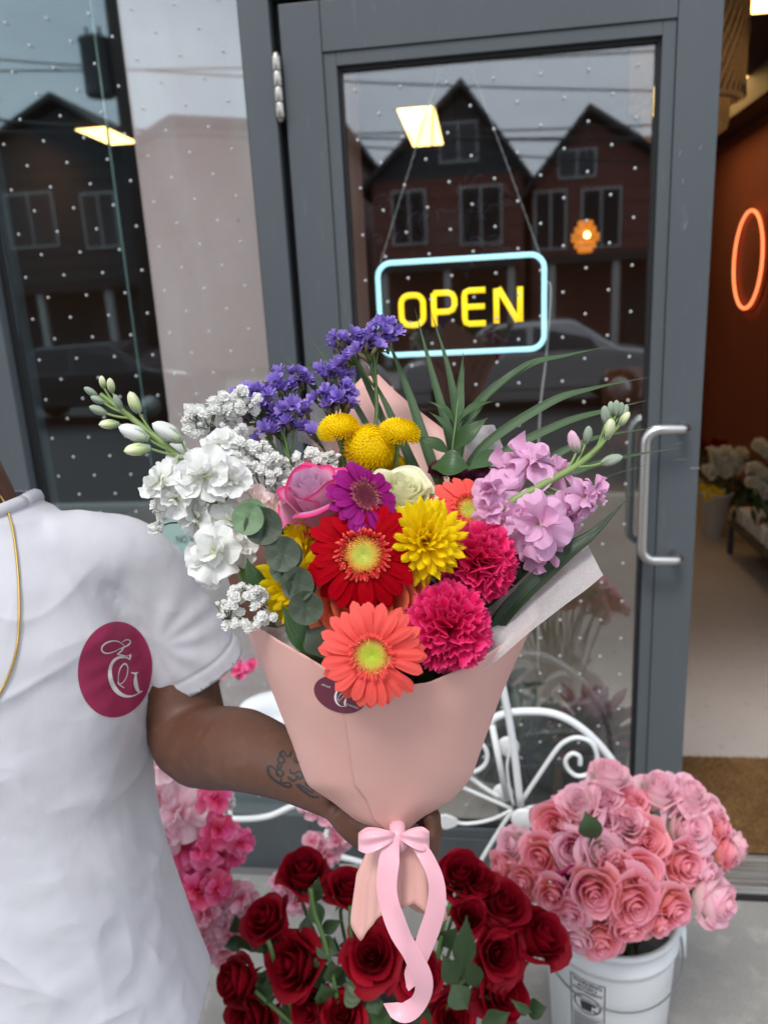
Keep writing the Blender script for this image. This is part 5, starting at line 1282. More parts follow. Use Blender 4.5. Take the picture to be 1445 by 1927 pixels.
# the other arm and the legs (outside the picture)
body.tube(catmull([T(-.11, 0, -.10), T(-.20, 0, -.13), T(-.235, .01, -.30), T(-.25, .0, -.42), T(-.26, -.06, -.66)], 4), [lerp(.044, .028, j/16) for j in range(17)], 14)
for i in range(4):
    x = -.285 + .018*i
    body.tube([T(x, -.08 - .012*i, -.68), T(x + .004, -.095 - .01*i, -.76), T(x + .012, -.085 - .01*i, -.82)], [.012, .010, .008], 8)
body.ball(T(-.262, -.085, -.71), .045, 12, 8, (.6, .9, 1.1)); body.tube([T(-.25, -.10, -.69), T(-.235, -.125, -.73), T(-.235, -.13, -.77)], [.013, .011, .009], 8)
for s in (-1, 1):
    body.tube(catmull([T(s*.085, 0, -.62), T(s*.095, 0, -.80), T(s*.10, -.01, -ZN*.5 - .32), T(s*.10, .02, -ZN + .08)], 4), [lerp(.088, .045, j/12) for j in range(13)], 14)
    body.tube([T(s*.10, .05, -ZN + .045), T(s*.105, -.12, -ZN + .035)], [.045, .036], 12)
M_SKIN = mat('brown_skin', (.112, .047, .027), .52, spec=.4, nz=[(9, (.094, .038, .021), .4, .68, (1, 1, 1)), (60, (.135, .060, .035), .5, .75, (1, 1, 1))], bump=[(500, .10, .001, (1, 1, 1)), (90, .06, .002, (1, 1, 1))], sss=.08)
bme = fuse(body, .0042, 5)
bme.materials.append(M_SKIN)
pe = thing('person', 'person in a white t-shirt holding out the bouquet with one bare forearm', 'person', Matrix.Translation((X0, Y0, 0)))
PI_ = pe.matrix_world.inverted()
bme.transform(PI_)
bo = link('body', bme, pe)
# eyes, hair, trousers
for s in (-1, 1): MB().ball(PI_ @ (HC + Vector((s*.031, -.072, .015))), .0125).build('eye', mat('eye_white', (.6, .58, .55), .2), pe)
hm = MB().ball(HC + Vector((0, .022, .032)), .094, 20, 14, (.88, 1.06, 1.16)).v
hb = MB().add([PI_ @ Vector(p) for p in hm], [f for f in MB().ball((0, 0, 0), 1, 20, 14).f if all(i >= 21*6 for i in f)])
hb.build('hair', mat('black_hair', (.012, .010, .009), .6, bump=[(180, .6, .004, (1, 1, 1))]), pe)
tr = ring_loft([(X0, Y0, ZN - .80, .19, .135), (X0, Y0, ZN - .66, .182, .13), (X0, Y0, ZN - .56, .172, .122)])
for s in (-1, 1): tr.tube(catmull([T(s*.09, 0, -.68), T(s*.098, 0, -.85), T(s*.10, 0, -ZN*.5 - .32), T(s*.10, .02, -ZN + .06)], 4), [lerp(.105, .072, j/12) for j in range(13)], 16)
tme = fuse(tr, .008, 4); tme.transform(PI_); tme.materials.append(mat('black_denim', (.02, .02, .023), .8)); link('trousers', tme, pe)
# ---- t-shirt
sh = MB()
srings = [(.018, -.01, -.745, .222, .160), (.014, -.01, -.66, .206, .152), (.010, -.005, -.52, .189, .144), (.010, 0, -.38, .187, .138), (.014, 0, -.26, .197, .134), (.012, .0, -.16, .198, .128), (.004, .0, -.09, .180, .110), (.004, .0, -.045, .145, .088), (.002, .005, -.012, .100, .074), (.0, .01, .012, .086, .070)]
t_ = ring_loft([(X0 + a, Y0 + b, ZN + c, d, e) for a, b, c, d, e in srings], 36); sh.add(t_.v, t_.f)
SE = at(368, 1262, 1.025)                   # centre of the sleeve opening
SS = at(232, 1056, .955)
ax = (SE - at(260, 1085, .975)).normalized()
sh.tube(catmull([T(.12, 0, -.075), SS, at(300, 1150, .992), SE, SE + ax*.02], 5), [interp([(0, .052), (5, .055), (10, .061), (15, .069), (20, .071)], i) for i in range(21)], 24)
SE2 = T(-.275, .0, -.28); ax2 = (SE2 - T(-.20, 0, -.12)).normalized()
sh.tube(catmull([T(-.12, 0, -.075), T(-.20, 0, -.12), SE2, SE2 + ax2*.02], 5), [interp([(0, .055), (5, .06), (10, .066), (15, .068)], i) for i in range(16)], 24)
sme = fuse(sh, .0055, 14)
# keep only the cloth: open the sleeves, the neck and the hem
bm = bmesh.new(); bm.from_mesh(sme)
def gone(p):
    if p.z < ZN - .735: return True
    if p.z > ZN - .006: return True
    q = p - SE
    if q.dot(ax) > 0 and q.dot(ax) < .05 and (q - ax*q.dot(ax)).length < .085 and (p.x > X0 + .218 or (q - ax*q.dot(ax)).length < .055): return True
    q = p - SE2
    if q.dot(ax2) > 0 and q.dot(ax2) < .05 and (q - ax2*q.dot(ax2)).length < .085 and p.x < X0 - .225: return True
    nk = Vector((p.x - X0, (p.y - (Y0 + .005))))
    return (nk.x/.098)**2 + (nk.y/.098)**2 < 1 and p.z > ZN - .075 and p.y < Y0 + .03 and p.z > ZN - .055 - .0*nk.x
bmesh.ops.delete(bm, geom=[v for v in bm.verts if gone(v.co)], context='VERTS')
for v in bm.verts:                       # trim the openings to clean hems
    if not v.is_boundary: continue
    q = v.co - SE
    if abs(q.dot(ax)) < .012 and q.length < .10: v.co -= ax*q.dot(ax)
    q = v.co - SE2
    if abs(q.dot(ax2)) < .012 and q.length < .10: v.co -= ax2*q.dot(ax2)
    if v.co.z < ZN - .72: v.co.z = ZN - .735
bmesh.ops.subdivide_edges(bm, edges=bm.edges[:], cuts=1, use_grid_fill=True)
bm.normal_update()
def ridge(p, s): return 1 - abs(noise.noise(p*s))*2
for v in bm.verts:
    p = v.co - NB
    low = sm(-.10, -.55, p.z)
    # long soft drapes that fan out from the chest towards the hip, plus crumples
    q = Vector((p.x*1.0 + p.z*.35, p.y, p.z*.22))
    d = .0065*noise.noise(q*11 + Vector((3, 1, 7)))*(.35 + low) + .0055*(ridge(Vector((p.x + .4*p.z, p.y*.6, p.z*.45)) + Vector((9, 2, 4)), 9) - .6)*(.25 + .75*low)
    w = Vector((p.x*.9 - p.z*.5, p.y, p.z*.9 + p.x*.4))
    d += .0042*ridge(w + Vector((1, 5, 2)), 13)*sm(-.1, .45, noise.noise(p*7 + Vector((2, 2, 2)))) + .0030*ridge(Vector((p.x*.7 + p.z*.7, p.y, p.z*.5 - p.x*.3)) + Vector((4, 4, 1)), 19)*sm(0, .5, noise.noise(p*5 + Vector((7, 2, 3)))) + .0006*noise.noise(p*40)
    # creases pulling from the armpit
    a = at(300, 1210, .95) - NB
    r = (p - a).length
    d += .0013*sm(.012, .05, r)*math.exp(-(r/.10)**2)*math.sin(math.atan2(p.z - a.z, p.x - a.x)*11 + 1.2)
    def crease(q, s, k=3.2): return max(0, 1 - abs(noise.noise(q*s))*k)**2
    w1 = p + Vector((noise.noise(p*4), noise.noise(p*4 + Vector((5, 5, 5))), 0))*.05
    d += .0062*crease(Vector((w1.x*1.0 + w1.z*.55, w1.y*.5, w1.z*.25)) + Vector((2, 8, 1)), 8)*sm(-.2, .4, noise.noise(p*4 + Vector((1, 2, 9))))*(.3 + low)
    d += .0038*crease(Vector((w1.x*.5 - w1.z*.8, w1.y*.5, w1.z*.4 + w1.x*.3)) + Vector((3, 3, 7)), 14)*sm(-.1, .4, noise.noise(p*5 + Vector((8, 1, 2))))
    q_ = (v.co - SE).dot(ax)
    if p.x > .17 and ((v.co - SE) - ax*q_).length < .095: d -= .0014*math.exp(-((q_ + .022)/.0028)**2)
    v.co += v.normal*d
bm.to_mesh(sme); bm.free()
sme.transform(PI_)
M_SHIRT = mat('white_cotton', (.585, .585, .62), .85, spec=.2, sheen=.15, nz=[(3, (.56, .56, .60), .4, .7, (1, 1, 1))], bump=[(900, .25, .0008, (1, 1, 1)), (20, .34, .006, (1, 1, .55)), (70, .10, .003, (1, 1, .8))])
sme.materials.append(M_SHIRT)
sme.polygons.foreach_set('use_smooth', [True]*len(sme.polygons))
so = link('t_shirt', sme, pe)
solid(so, .0016, -1)
bpy.context.view_layer.update(); dg = bpy.context.evaluated_depsgraph_get()
sb = bvh_of([so]); ab = bvh_of([bo])
# ribbed collar and sleeve hem
def on_shirt(x, y, l=.0012): return PI_ @ on_surface(sb, x, y, l)
def neckline(a):
    for rr in (.100, .106, .112, .118):
        h = sb.ray_cast(T(rr*math.cos(a), .005 + rr*math.sin(a), .3), Vector((0, 0, -1)))
        if h[0] and h[0].z > ZN - .16: return h[0] + Vector((0, 0, -.001))
    return T(.1*math.cos(a), .005 + .1*math.sin(a), -.03)
cb = MB().tube(catmull([neckline(2*PI*k/22) for k in range(23)], 3), .0085, 8)
MB().add([PI_ @ Vector(p) for p in cb.v], cb.f).build('collar', M_SHIRT, so)
# printed disc with monogram
M_CRIM = mat('crimson_print', (.335, .020, .085), .6, nz=[(12, (.30, .016, .072), .45, .7, (1, 1, 1))], bump=[(40, .15, .002, (1, 1, 1))])
LC = (217, 1260)
def logo(x, y, l): return on_shirt(LC[0] + x*70 + y*4, LC[1] - y*90, l)
lg = MB().grid(lambda u, v: logo(v*math.cos(2*PI*u), v*math.sin(2*PI*u), .0007), 72, 16).build('printed_disc', M_CRIM, so)
EG2 = []
for s in EG: EG2.append([(x*1.04 + .12, y*.717 - .10, w*.80) for x, y, w in s])
stroke_mesh(EG2, lambda x, y: logo(x, y, .0014), 1.0, 6).build('monogram', M_WPRINT, lg)
# gold chain
ch = MB(); cpts = catmull([(-60, 905, 0), (-25, 915, 0), (5, 940, 0), (22, 985, 0), (31, 1040, 0), (36, 1100, 0), (37, 1160, 0), (33, 1215, 0), (22, 1258, 0), (2, 1302, 0), (-30, 1345, 0), (-70, 1370, 0)], 18)
cw = []
for q in cpts:
    r = ray(q.x, q.y).normalized(); h = sb.ray_cast(CAM, r)
    h2 = ab.ray_cast(CAM, r); ds = [x[3] for x in (h, h2) if x[0]]
    cw.append(CAM + r*(min(ds) - .0025) if ds else at(q.x, q.y, .80))
for i, p in enumerate(cw[:-1]):
    d = (cw[i+1] - p); x = d.normalized().orthogonal() if d.length > 1e-6 else RT
    ch.ball(PI_ @ lerp(p, cw[i+1], .5), .0016, 7, 5, (1.0, .8, 1.0))
    ch.ball(PI_ @ p, .0011, 6, 4)
tag(ch.build('gold_chain', mat('gold', (.62, .42, .13), .28, 1.0), pe), 'thin gold chain round the neck over the white shirt')
# tattoo: script written along the forearm, read from the wrist side
TAT = [[(548, 1414, 1.4), (546, 1422, 2), (539, 1422, 1.6), (534, 1414, 1.4), (528, 1417, 2.2), (530, 1424, 1.8), (525, 1420, 2)],
       [(525, 1417, 1.6), (533, 1425, 2), (534, 1434, 2.2), (527, 1436, 2), (523, 1430, 1.8), (526, 1424, 1.4)],
       [(526, 1436, 1.4), (522, 1443, 2), (526, 1448, 2.2), (530, 1440, 1.6)],
       [(527, 1446, 1.4), (521, 1450, 2), (522, 1458, 2.2), (529, 1461, 2), (533, 1455, 1.6), (527, 1447, 1.4)],
       [(527, 1461, 1.2), (521, 1452, 1.4), (511, 1442, 1.6), (505, 1444, 2), (505, 1453, 2.2), (512, 1464, 2.2), (525, 1473, 2.2), (538, 1480, 2), (547, 1480, 1.8), (546, 1474, 1.6), (536, 1473, 1.6), (529, 1474, 1.4), (530, 1464, 1.2)],
       [(546, 1447, 1.2), (547, 1453, 2), (555, 1456, 2.4), (561, 1452, 2), (568, 1455, 2), (569, 1462, 2), (564, 1465, 2), (560, 1459, 1.6)],
       [(542, 1461, 1.6), (546, 1466, 2.2), (553, 1469, 2.2), (558, 1465, 1.8), (557, 1459, 1.4)],
       [(554, 1426, 1.6), (555, 1433, 2.2), (560, 1435, 2), (563, 1430, 1.6)],
       [(600, 1500, 1.6), (588, 1499, 2), (572, 1489, 2.2), (561, 1480, 2), (559, 1476, 1.6), (566, 1478, 1.6), (580, 1487, 1.6), (590, 1492, 1.6)],
       [(575, 1470, 1.6), (577, 1477, 2), (584, 1481, 2.2), (592, 1487, 2)]]
tm = stroke_mesh(TAT, lambda x, y: PI_ @ on_surface(ab, x, y, .0004), 1.05, 6)
tm.build('tattoo', mat('tattoo_ink', (.016, .015, .017), .5), bo)
# ================================================================== BUCKETS OF ROSES
P_CORROSE = petal_mat('coral_pink_rose', [(0, (.92, .30, .22)), (.5, (.93, .36, .31)), (.85, (.92, .35, .41)), (1, (.95, .48, .57))], trans=.4, var=.07, hue=.012, spec=.15)
P_PALEROSE = petal_mat('pale_pink_rose', [(0, (.94, .86, .68)), (.4, (.95, .80, .76)), (.8, (.94, .68, .73)), (1, (.92, .50, .62))], trans=.4, var=.06, hue=.01, spec=.15)
P_HOTROSE = petal_mat('hot_centre_rose', [(0, (.82, .14, .30)), (.6, (.92, .42, .54)), (1, (.94, .62, .70))], trans=.4, var=.06, spec=.15)
P_DARKROSE = petal_mat('crimson_pink_rose', [(0, (.30, .01, .06)), (1, (.45, .04, .14))], trans=.2, spec=.15)
P_REDROSE = petal_mat('deep_red_rose', [(0, (.16, .001, .004)), (.5, (.24, .001, .007)), (.9, (.30, .002, .012)), (1, (.26, .002, .014))], trans=.16, var=.15, spec=.18, rough=.6)
OPENL = [(2, .085, .30, 330, 0, .25), (3, .17, .31, 200, .01, .3), (3, .29, .29, 170, .03, .4), (4, .44, .24, 145, .06, .5), (4, .62, .14, 125, .14, .6), (5, .80, -.02, 105, .22, .75)]
BUDL = [(2, .10, .55, 330, 0, .4), (3, .22, .55, 190, .02, .6), (3, .38, .50, 165, .05, .75), (4, .54, .40, 140, .12, .85), (4, .66, .20, 118, .22, .9)]
CUPL = [(2, .09, .42, 330, 0, .3), (3, .19, .44, 200, .01, .4), (3, .33, .42, 170, .03, .6), (4, .50, .36, 145, .08, .75), (4, .66, .26, 125, .16, .85), (4, .78, .02, 112, .26, .9)]
def variants(nm, m, layers, k, **kw): return [rose_meshes(nm, m, 200 + 17*i + len(nm), layers=layers, nu=8, nv=6, **kw) for i in range(k)]
V_COR = variants('coral', P_CORROSE, OPENL, 4); V_PALE = variants('pale', P_PALEROSE, CUPL, 3); V_BUD = variants('palebud', P_PALEROSE, BUDL, 2, tall=1.15)
V_HOT = variants('hot', P_HOTROSE, OPENL, 2); V_DARK = variants('crim', P_DARKROSE, CUPL, 1)
V_RED = variants('red', P_REDROSE, CUPL, 4, tall=1.12); V_REDO = variants('redopen', P_REDROSE, OPENL, 2)
# ---- white pail
PB = onZ(1148, 1704, .36); PB.z = 0
M_PAIL = mat('white_pail_plastic', (.74, .76, .76), .38, nz=[(6, (.68, .70, .70), .5, .75, (1, 1, 1)), (80, (.60, .61, .60), .70, .8, (1, 1, .3))])
pb = thing('white_bucket', 'white plastic bucket holding the pink roses', 'bucket', Matrix.Translation(PB))
MB().lathe([(0, .004), (.122, .0), (.128, .006), (.143, .285), (.143, .300), (.149, .302), (.149, .312), (.143, .314), (.1435, .345), (.150, .347), (.152, .353), (.150, .36), (.140, .36), (.138, .33), (.120, .02), (0, .02)], 56).build('pail', M_PAIL, pb)
MB().lathe([(0, .27), (.135, .27)], 24).build('water', mat('dark_water', (.05, .05, .04), .1), pb)
ea = math.atan2(0, 1)
for s in (1, -1):
    an = R(8) if s > 0 else R(188)
    c = Vector((.150*math.cos(an), .150*math.sin(an), .292))
    MB().lathe([(0, -.006), (.016, -.006), (.018, 0), (.016, .012), (0, .014)], 14, Matrix.Translation(c) @ Matrix.Rotation(PI/2, 4, 'Y') @ Matrix.Rotation(0, 4, 'X')).build('ear', M_PAIL, pb)
hp = [Vector((.158*math.cos(a), .158*math.sin(a), .292 - .062*max(0, math.sin((a - R(-172))/R(180)*PI))**.8)) for a in [R(-172 + 180*k/24) for k in range(25)]]
MB().tube(hp, .0022, 6).build('wire_handle', mat('wire_steel', (.25, .26, .26), .4, .8), pb)
MB().tube([Vector((.160, .012, .30)), Vector((.164, .010, .225))], [.011, .010], 12).build('grip', M_PAIL, pb)
# printed warning panel
a0, a1 = R(-134), R(-102)
def pp(u, z, lift=.0006):
    an = lerp(a0, a1, u); rr = lerp(.128, .143, (z - .006)/.279) + lift
    return (rr*math.cos(an), rr*math.sin(an), z)
M_LBL = mat('black_label_print', (.03, .03, .03), .5)
lb = MB()
def bar(u0, u1, z0, z1, l=.0008): lb.grid(lambda u, v: pp(lerp(u0, u1, u), lerp(z0, z1, v), l), 6, 1)
for (q) in ((0, 1, .274, .276), (0, 1, .094, .096), (0, .03, .096, .274), (.97, 1, .096, .274), (.03, .97, .178, .1792)): bar(*q)
for k in range(13): bar(.08, .92 - .1*((k*7) % 3), .170 - k*.0058, .1725 - k*.0058)
C0 = (.5, .208)
for k in range(28):
    f = [(C0[0] + q*.40*math.cos(2*PI*(k + j)/28), C0[1] + q*.0255*math.sin(2*PI*(k + j)/28)) for j in (0, 1) for q in (.88, 1.0)]
    lb.add([pp(u, z, .0009) for u, z in f], [(0, 1, 3, 2)])
lb.add([pp(u, z, .0009) for u, z in ((.20, .2235), (.25, .2265), (.80, .1925), (.75, .1895))], [(0, 1, 2, 3)])
lb.add([pp(u, z, .0009) for u, z in ((.34, .190), (.62, .190), (.66, .214), (.30, .214))], [(0, 1, 2, 3)])
lb.add([pp(u, z, .0009) for u, z in ((.52, .212), (.74, .205), (.76, .215), (.56, .224))], [(0, 1, 2, 3)])
lo = lb.build('warning_print', M_LBL, pb, smooth=False)
def curved_text(word, z, h, wd):
    cu = bpy.data.curves.new('t', 'FONT'); cu.body = word; cu.size = 1; cu.align_x = 'CENTER'; cu.offset = .02
    o = bpy.data.objects.new('t', cu); COL.objects.link(o)
    me = bpy.data.meshes.new_from_object(o.evaluated_get(bpy.context.evaluated_depsgraph_get())); bpy.data.objects.remove(o)
    w = max(v.co.x for v in me.vertices)*2
    for v in me.vertices: v.co = pp(.5 + v.co.x/w*wd, z + v.co.y*h, .0009)
    me.materials.clear(); me.materials.append(M_LBL); return link('lettering', me, lo)
curved_text('WARNING', .261, .0145, .82); curved_text('AVISO', .2495, .0125, .55); curved_text('AVERTISSEMENT', .239, .0105, .86)
# ---- pink roses
def pdep(x, y): return 1.405 + ((x - 1165)/230)**2*.10 + max(0, (1690 - y))/300*.17 + max(0, (y - 1720))/100*.04
PR = [(1147, 1452, 46, 'bud', (.05, .95, .30), 'pale pink rose bud standing highest at the back, green sepals showing'),
      (1090, 1512, 46, 'pale', (-.35, .75, .5), 'pale pink rose seen from the side, left of the highest bud'),
      (1140, 1502, 34, 'pale', (.0, .6, .7), 'small pink rose directly under the highest bud'),
      (1143, 1540, 38, 'hot', (-.1, .45, .9), 'pink rose with bright centre behind the dark leaf'),
      (1038, 1550, 45, 'cor', (-.45, .30, .85), 'coral pink rose at the upper left, beside the planter hub'),
      (1077, 1602, 40, 'hot', (-.25, .15, 1), 'pink rose with hot pink heart in the left middle'),
      (1014, 1616, 43, 'cor', (-.50, .10, .9), 'coral rose with a deep open heart on the left side'),
      (1132, 1604, 44, 'pale', (.15, .35, .9), 'pale pink rose with a broad outer petal left of centre'),
      (962, 1590, 36, 'pale', (-.75, .45, .5), 'palest frilly pink rose on the far left edge'),
      (940, 1634, 34, 'cor', (-.85, .10, .5), 'coral rose farthest left, touching the red roses'),
      (1038, 1690, 38, 'cor', (-.45, -.15, .9), 'tightly swirled coral rose at the lower left'),
      (1118, 1682, 54, 'cor', (-.15, -.02, 1), 'large coral pink rose in the front centre left'),
      (1072, 1726, 33, 'hot', (-.35, -.25, .9), 'small pink rose with magenta swirl below the swirled coral one'),
      (1131, 1776, 48, 'cor', (-.10, -.30, .95), 'pink rose hanging lowest over the bucket rim'),
      (1194, 1704, 55, 'cor', (.05, -.08, 1), 'large salmon rose in the front centre, biggest of the bunch'),
      (1216, 1582, 53, 'cor', (.08, .32, .95), 'large coral rose in the upper centre'),
      (1209, 1648, 46, 'cor', (.05, .10, 1), 'coral rose wedged between the two large centre roses'),
      (1291, 1630, 46, 'cor', (.35, .05, .95), 'peach hearted rose right of centre'),
      (1273, 1714, 42, 'cor', (.30, -.15, .9), 'dusky coral rose at the lower right of centre'),
      (1352, 1696, 54, 'pale', (.65, .02, .7), 'wide open pale pink rose at the lower right edge'),
      (1240, 1480, 46, 'bud', (.10, .85, .45), 'pale pink rose bud at the top, next to the doormat edge'),
      (1298, 1492, 44, 'pale', (.35, .80, .45), 'pale pink rose at the top right'),
      (1298, 1560, 52, 'pale', (.30, .40, .85), 'big pale lilac pink rose right of the upper centre'),
      (1345, 1522, 36, 'hot', (.60, .60, .5), 'pink rose behind the top right edge'),
      (1358, 1558, 40, 'cor', (.65, .35, .6), 'coral rose on the right edge, upper one'),
      (1372, 1604, 36, 'cor', (.80, .15, .5), 'coral rose on the right edge, lower one'),
      (1188, 1502, 36, 'cor', (.05, .80, .5), 'coral rose seen from the side between the two buds'),
      (1182, 1548, 40, 'pale', (.05, .55, .8), 'soft pink rose just above the large upper coral one'),
      (1186, 1752, 40, 'cor', (.10, -.40, .85), 'shaded coral rose tucked under the biggest salmon one'),
      (1075, 1664, 26, 'dark', (-.2, .1, 1), 'small dark crimson rose among the coral ones'),
      (1245, 1742, 36, 'cor', (.25, -.35, .85), 'shaded pink rose under the dusky coral one'),
      (1390, 1590, 28, 'pale', (.95, .25, .3), 'pink rose farthest right'),
      (984, 1662, 36, 'cor', (-.70, -.10, .7), 'shaded coral rose behind the left edge'),
      (1086, 1768, 34, 'pale', (-.40, -.45, .7), 'pale pink rose drooping at the rim beside the red roses'),
      (1330, 1640, 34, 'hot', (.65, .0, .7), 'pink rose in shade between the peach hearted one and the edge'),
      (1160, 1640, 34, 'cor', (.0, .1, 1), 'half hidden coral rose between the centre roses')]
cnt = {}
for k, (x, y, r, kind, fc, lab) in enumerate(PR):
    V = dict(cor=V_COR, pale=V_PALE, bud=V_BUD, hot=V_HOT, dark=V_DARK)[kind]
    i = cnt.get(kind, 0); cnt[kind] = i + 1
    d = pdep(x, y); nr = facing(*fc)
    pos = at(x, y, d) - nr.normalized()*(.012 if kind == 'bud' else 0)
    put_rose('pink_rose', V[i % len(V)], frame(pos, nr, k*1.7, r*1.05*d*PX), lab + ' in the white bucket', 'pink roses in the white bucket', stem_to=PB + Vector((.05*math.cos(k), .05*math.sin(k), .24)), sepals=kind in ('bud', 'pale'), stem_r=.003)
pf = thing('rose_foliage', 'dark rose leaves between the pink roses in the white bucket', 'foliage', Matrix.Translation(PB))
inv = pf.matrix_world.inverted(); rd = random.Random(9)
for P, w in (([at(1108, 1588, 1.47), at(1110, 1560, 1.44), at(1100, 1526, 1.445)], 46),):
    blade([inv @ p for p in P], w*1.42*PX, wmid=.5, base=.15, nseg=5, up=inv.to_3x3() @ facing(-.2, .5)).build('leaf', M_LEAF, pf)
for k in range(40):
    a = rd.uniform(0, 6.28); rr = rd.uniform(.02, .10); p = PB + Vector((rr*math.cos(a), rr*math.sin(a) - .03, rd.uniform(.36, .46)))
    q = p + Vector((rd.uniform(-.05, .05), rd.uniform(-.05, .03), rd.uniform(.0, .04)))
    blade([inv @ p, inv @ lerp(p, q, .5), inv @ q], rd.uniform(.025, .038), wmid=.5, base=.15, nseg=3, up=inv.to_3x3() @ facing(rd.uniform(-.5, .5), .5)).build('leaf', M_LEAF, pf)
# ---- red roses in a black bucket
RB = onZ(735, 1905, .40); RB.z = 0
rb = thing('black_bucket', 'black plastic bucket under the red roses', 'bucket', Matrix.Translation(RB))
MB().lathe([(0, .0), (.10, .0), (.125, .30), (.132, .30), (.132, .315), (.122, .315), (.098, .02), (0, .02)], 40).build('pail', mat('black_plastic', (.02, .02, .021), .4), rb)
def rdep(x, y): return 1.30 + abs(x - 740)/320*.06 + max(0, 1800 - y)/200*.10
RR = [(572, 1636, 50, 'c', (.0, .92, .40), 'red rose on a tall bare stem nearest the pink garland'), (656, 1668, 44, 'c', (.15, .85, .45), 'red rose just left of the paper tail'), (498, 1726, 46, 'c', (-.35, .70, .5), 'red rose leaning in front of the pink blossoms'),
      (548, 1816, 60, 'c', (-.45, .40, .75), 'biggest red rose, lower left, seen from its side'), (440, 1846, 46, 'c', (-.70, .25, .6), 'red rose farthest left beside the shirt hem'), (698, 1796, 58, 'o', (-.05, .60, .75), 'open red rose under the tip of the paper tail'),
      (470, 1915, 52, 'c', (-.4, .2, .8), 'red rose at the bottom edge below the farthest left one'), (642, 1908, 48, 'o', (-.1, .65, .7), 'open red rose at the bottom edge, left of the ribbon end'), (866, 1642, 50, 'c', (.0, .75, .55), 'red rose at the top right of the paper tail'),
      (882, 1722, 36, 'c', (.0, .6, .7), 'small red rose behind the upright dark leaf'), (948, 1700, 54, 'c', (.2, .75, .55), 'red rose overlapping the coral ones, upper right'), (940, 1796, 52, 'o', (.15, .40, .85), 'deep red rose with swirled heart, right of centre'),
      (1020, 1758, 56, 'c', (.45, .70, .5), 'red rose farthest right, leaning on the white bucket'), (946, 1872, 54, 'c', (.25, .35, .8), 'red rose at the lower right'), (792, 1832, 48, 'c', (.3, .5, .8), 'bright red rose partly behind the ribbon'),
      (852, 1916, 48, 'o', (.05, .6, .75), 'open red rose at the bottom edge, right of the ribbon'), (682, 1738, 26, 'c', (.1, .7, .6), 'small dark red rose behind the paper tail tip'), (582, 1900, 42, 'c', (-.2, .3, .8), 'shaded red rose under the biggest one'), (905, 1660, 36, 'c', (.25, .7, .5), 'dark red rose between the two upper right ones')]
for k, (x, y, r, kind, fc, lab) in enumerate(RR):
    V = V_RED if kind == 'c' else V_REDO
    d = rdep(x, y); nr = facing(*fc)
    put_rose('red_rose', V[k % len(V)], frame(at(x, y, d), nr, k*2.1, r*1.03*d*PX), lab, 'red roses in the black bucket', stem_to=RB + Vector((.04*math.cos(k*2), .04*math.sin(k*2), .15)), stem_r=.0036, stem_m=M_STEM)
rf = thing('rose_foliage', 'dark green rose leaves among the red roses', 'foliage', Matrix.Translation(RB))
inv = rf.matrix_world.inverted(); rd = random.Random(19)
def rleaf(x0, y0, x1, y1, w, d, fx=0, fu=.5):
    A, Bq = at(x0, y0, d + .01), at(x1, y1, d - .005); m_ = lerp(A, Bq, .5) - FW*.006
    blade([inv @ A, inv @ m_, inv @ Bq], w*d*PX, wmid=.42, base=.12, nseg=6, n=6, fold=.16, up=inv.to_3x3() @ facing(fx, fu)).build('leaf', M_LEAF, rf)
for q in ((590, 1700, 600, 1650, 30, 1.36), (588, 1690, 605, 1745, 34, 1.36), (600, 1750, 645, 1730, 26, 1.36), (580, 1720, 572, 1770, 26, 1.37), (592, 1765, 640, 1795, 40, 1.34), (648, 1790, 655, 1765, 26, 1.36), (635, 1840, 620, 1810, 40, 1.33), (650, 1850, 690, 1870, 60, 1.32), (620, 1885, 605, 1850, 44, 1.33), (868, 1830, 878, 1722, 44, 1.28), (830, 1780, 858, 1745, 40, 1.33), (862, 1850, 832, 1795, 42, 1.27), (850, 1850, 880, 1900, 48, 1.27), (700, 1870, 712, 1910, 34, 1.30), (760, 1880, 820, 1850, 50, 1.31), (905, 1925, 960, 1905, 40, 1.28), (1000, 1905, 960, 1880, 18, 1.27), (480, 1880, 520, 1850, 36, 1.34), (500, 1800, 520, 1770, 36, 1.37), (690, 1930, 740, 1890, 54, 1.32), (600, 1930, 640, 1860, 46, 1.36), (560, 1930, 530, 1890, 40, 1.35), (780, 1925, 800, 1880, 50, 1.33), (900, 1860, 880, 1800, 36, 1.32)):
    rleaf(*q)
for k in range(90):
    x, y = rd.uniform(450, 1000), rd.uniform(1740, 1990); a = rd.uniform(0, 6.28)
    rleaf(x, y, x + 45*math.cos(a), y + 40*math.sin(a), rd.uniform(28, 44), rdep(x, y) + rd.uniform(.07, .13), rd.uniform(-.5, .5), .5)
for (P, w) in (([(584, 1672), (592, 1720), (612, 1775), (640, 1900)], .0042), ([(660, 1705), (661, 1760), (672, 1900)], .0042), ([(505, 1770), (530, 1850), (560, 1927)], .004), ([(480, 1865), (520, 1900), (560, 1935)], .0042), ([(846, 1700), (835, 1740), (815, 1840)], .0036), ([(905, 1822), (868, 1850), (840, 1900)], .0036)):
    MB().tube([inv @ p for p in catmull([at(x, y, 1.335) for x, y in P], 5)], w, 7).build('stem', M_STEM, rf)

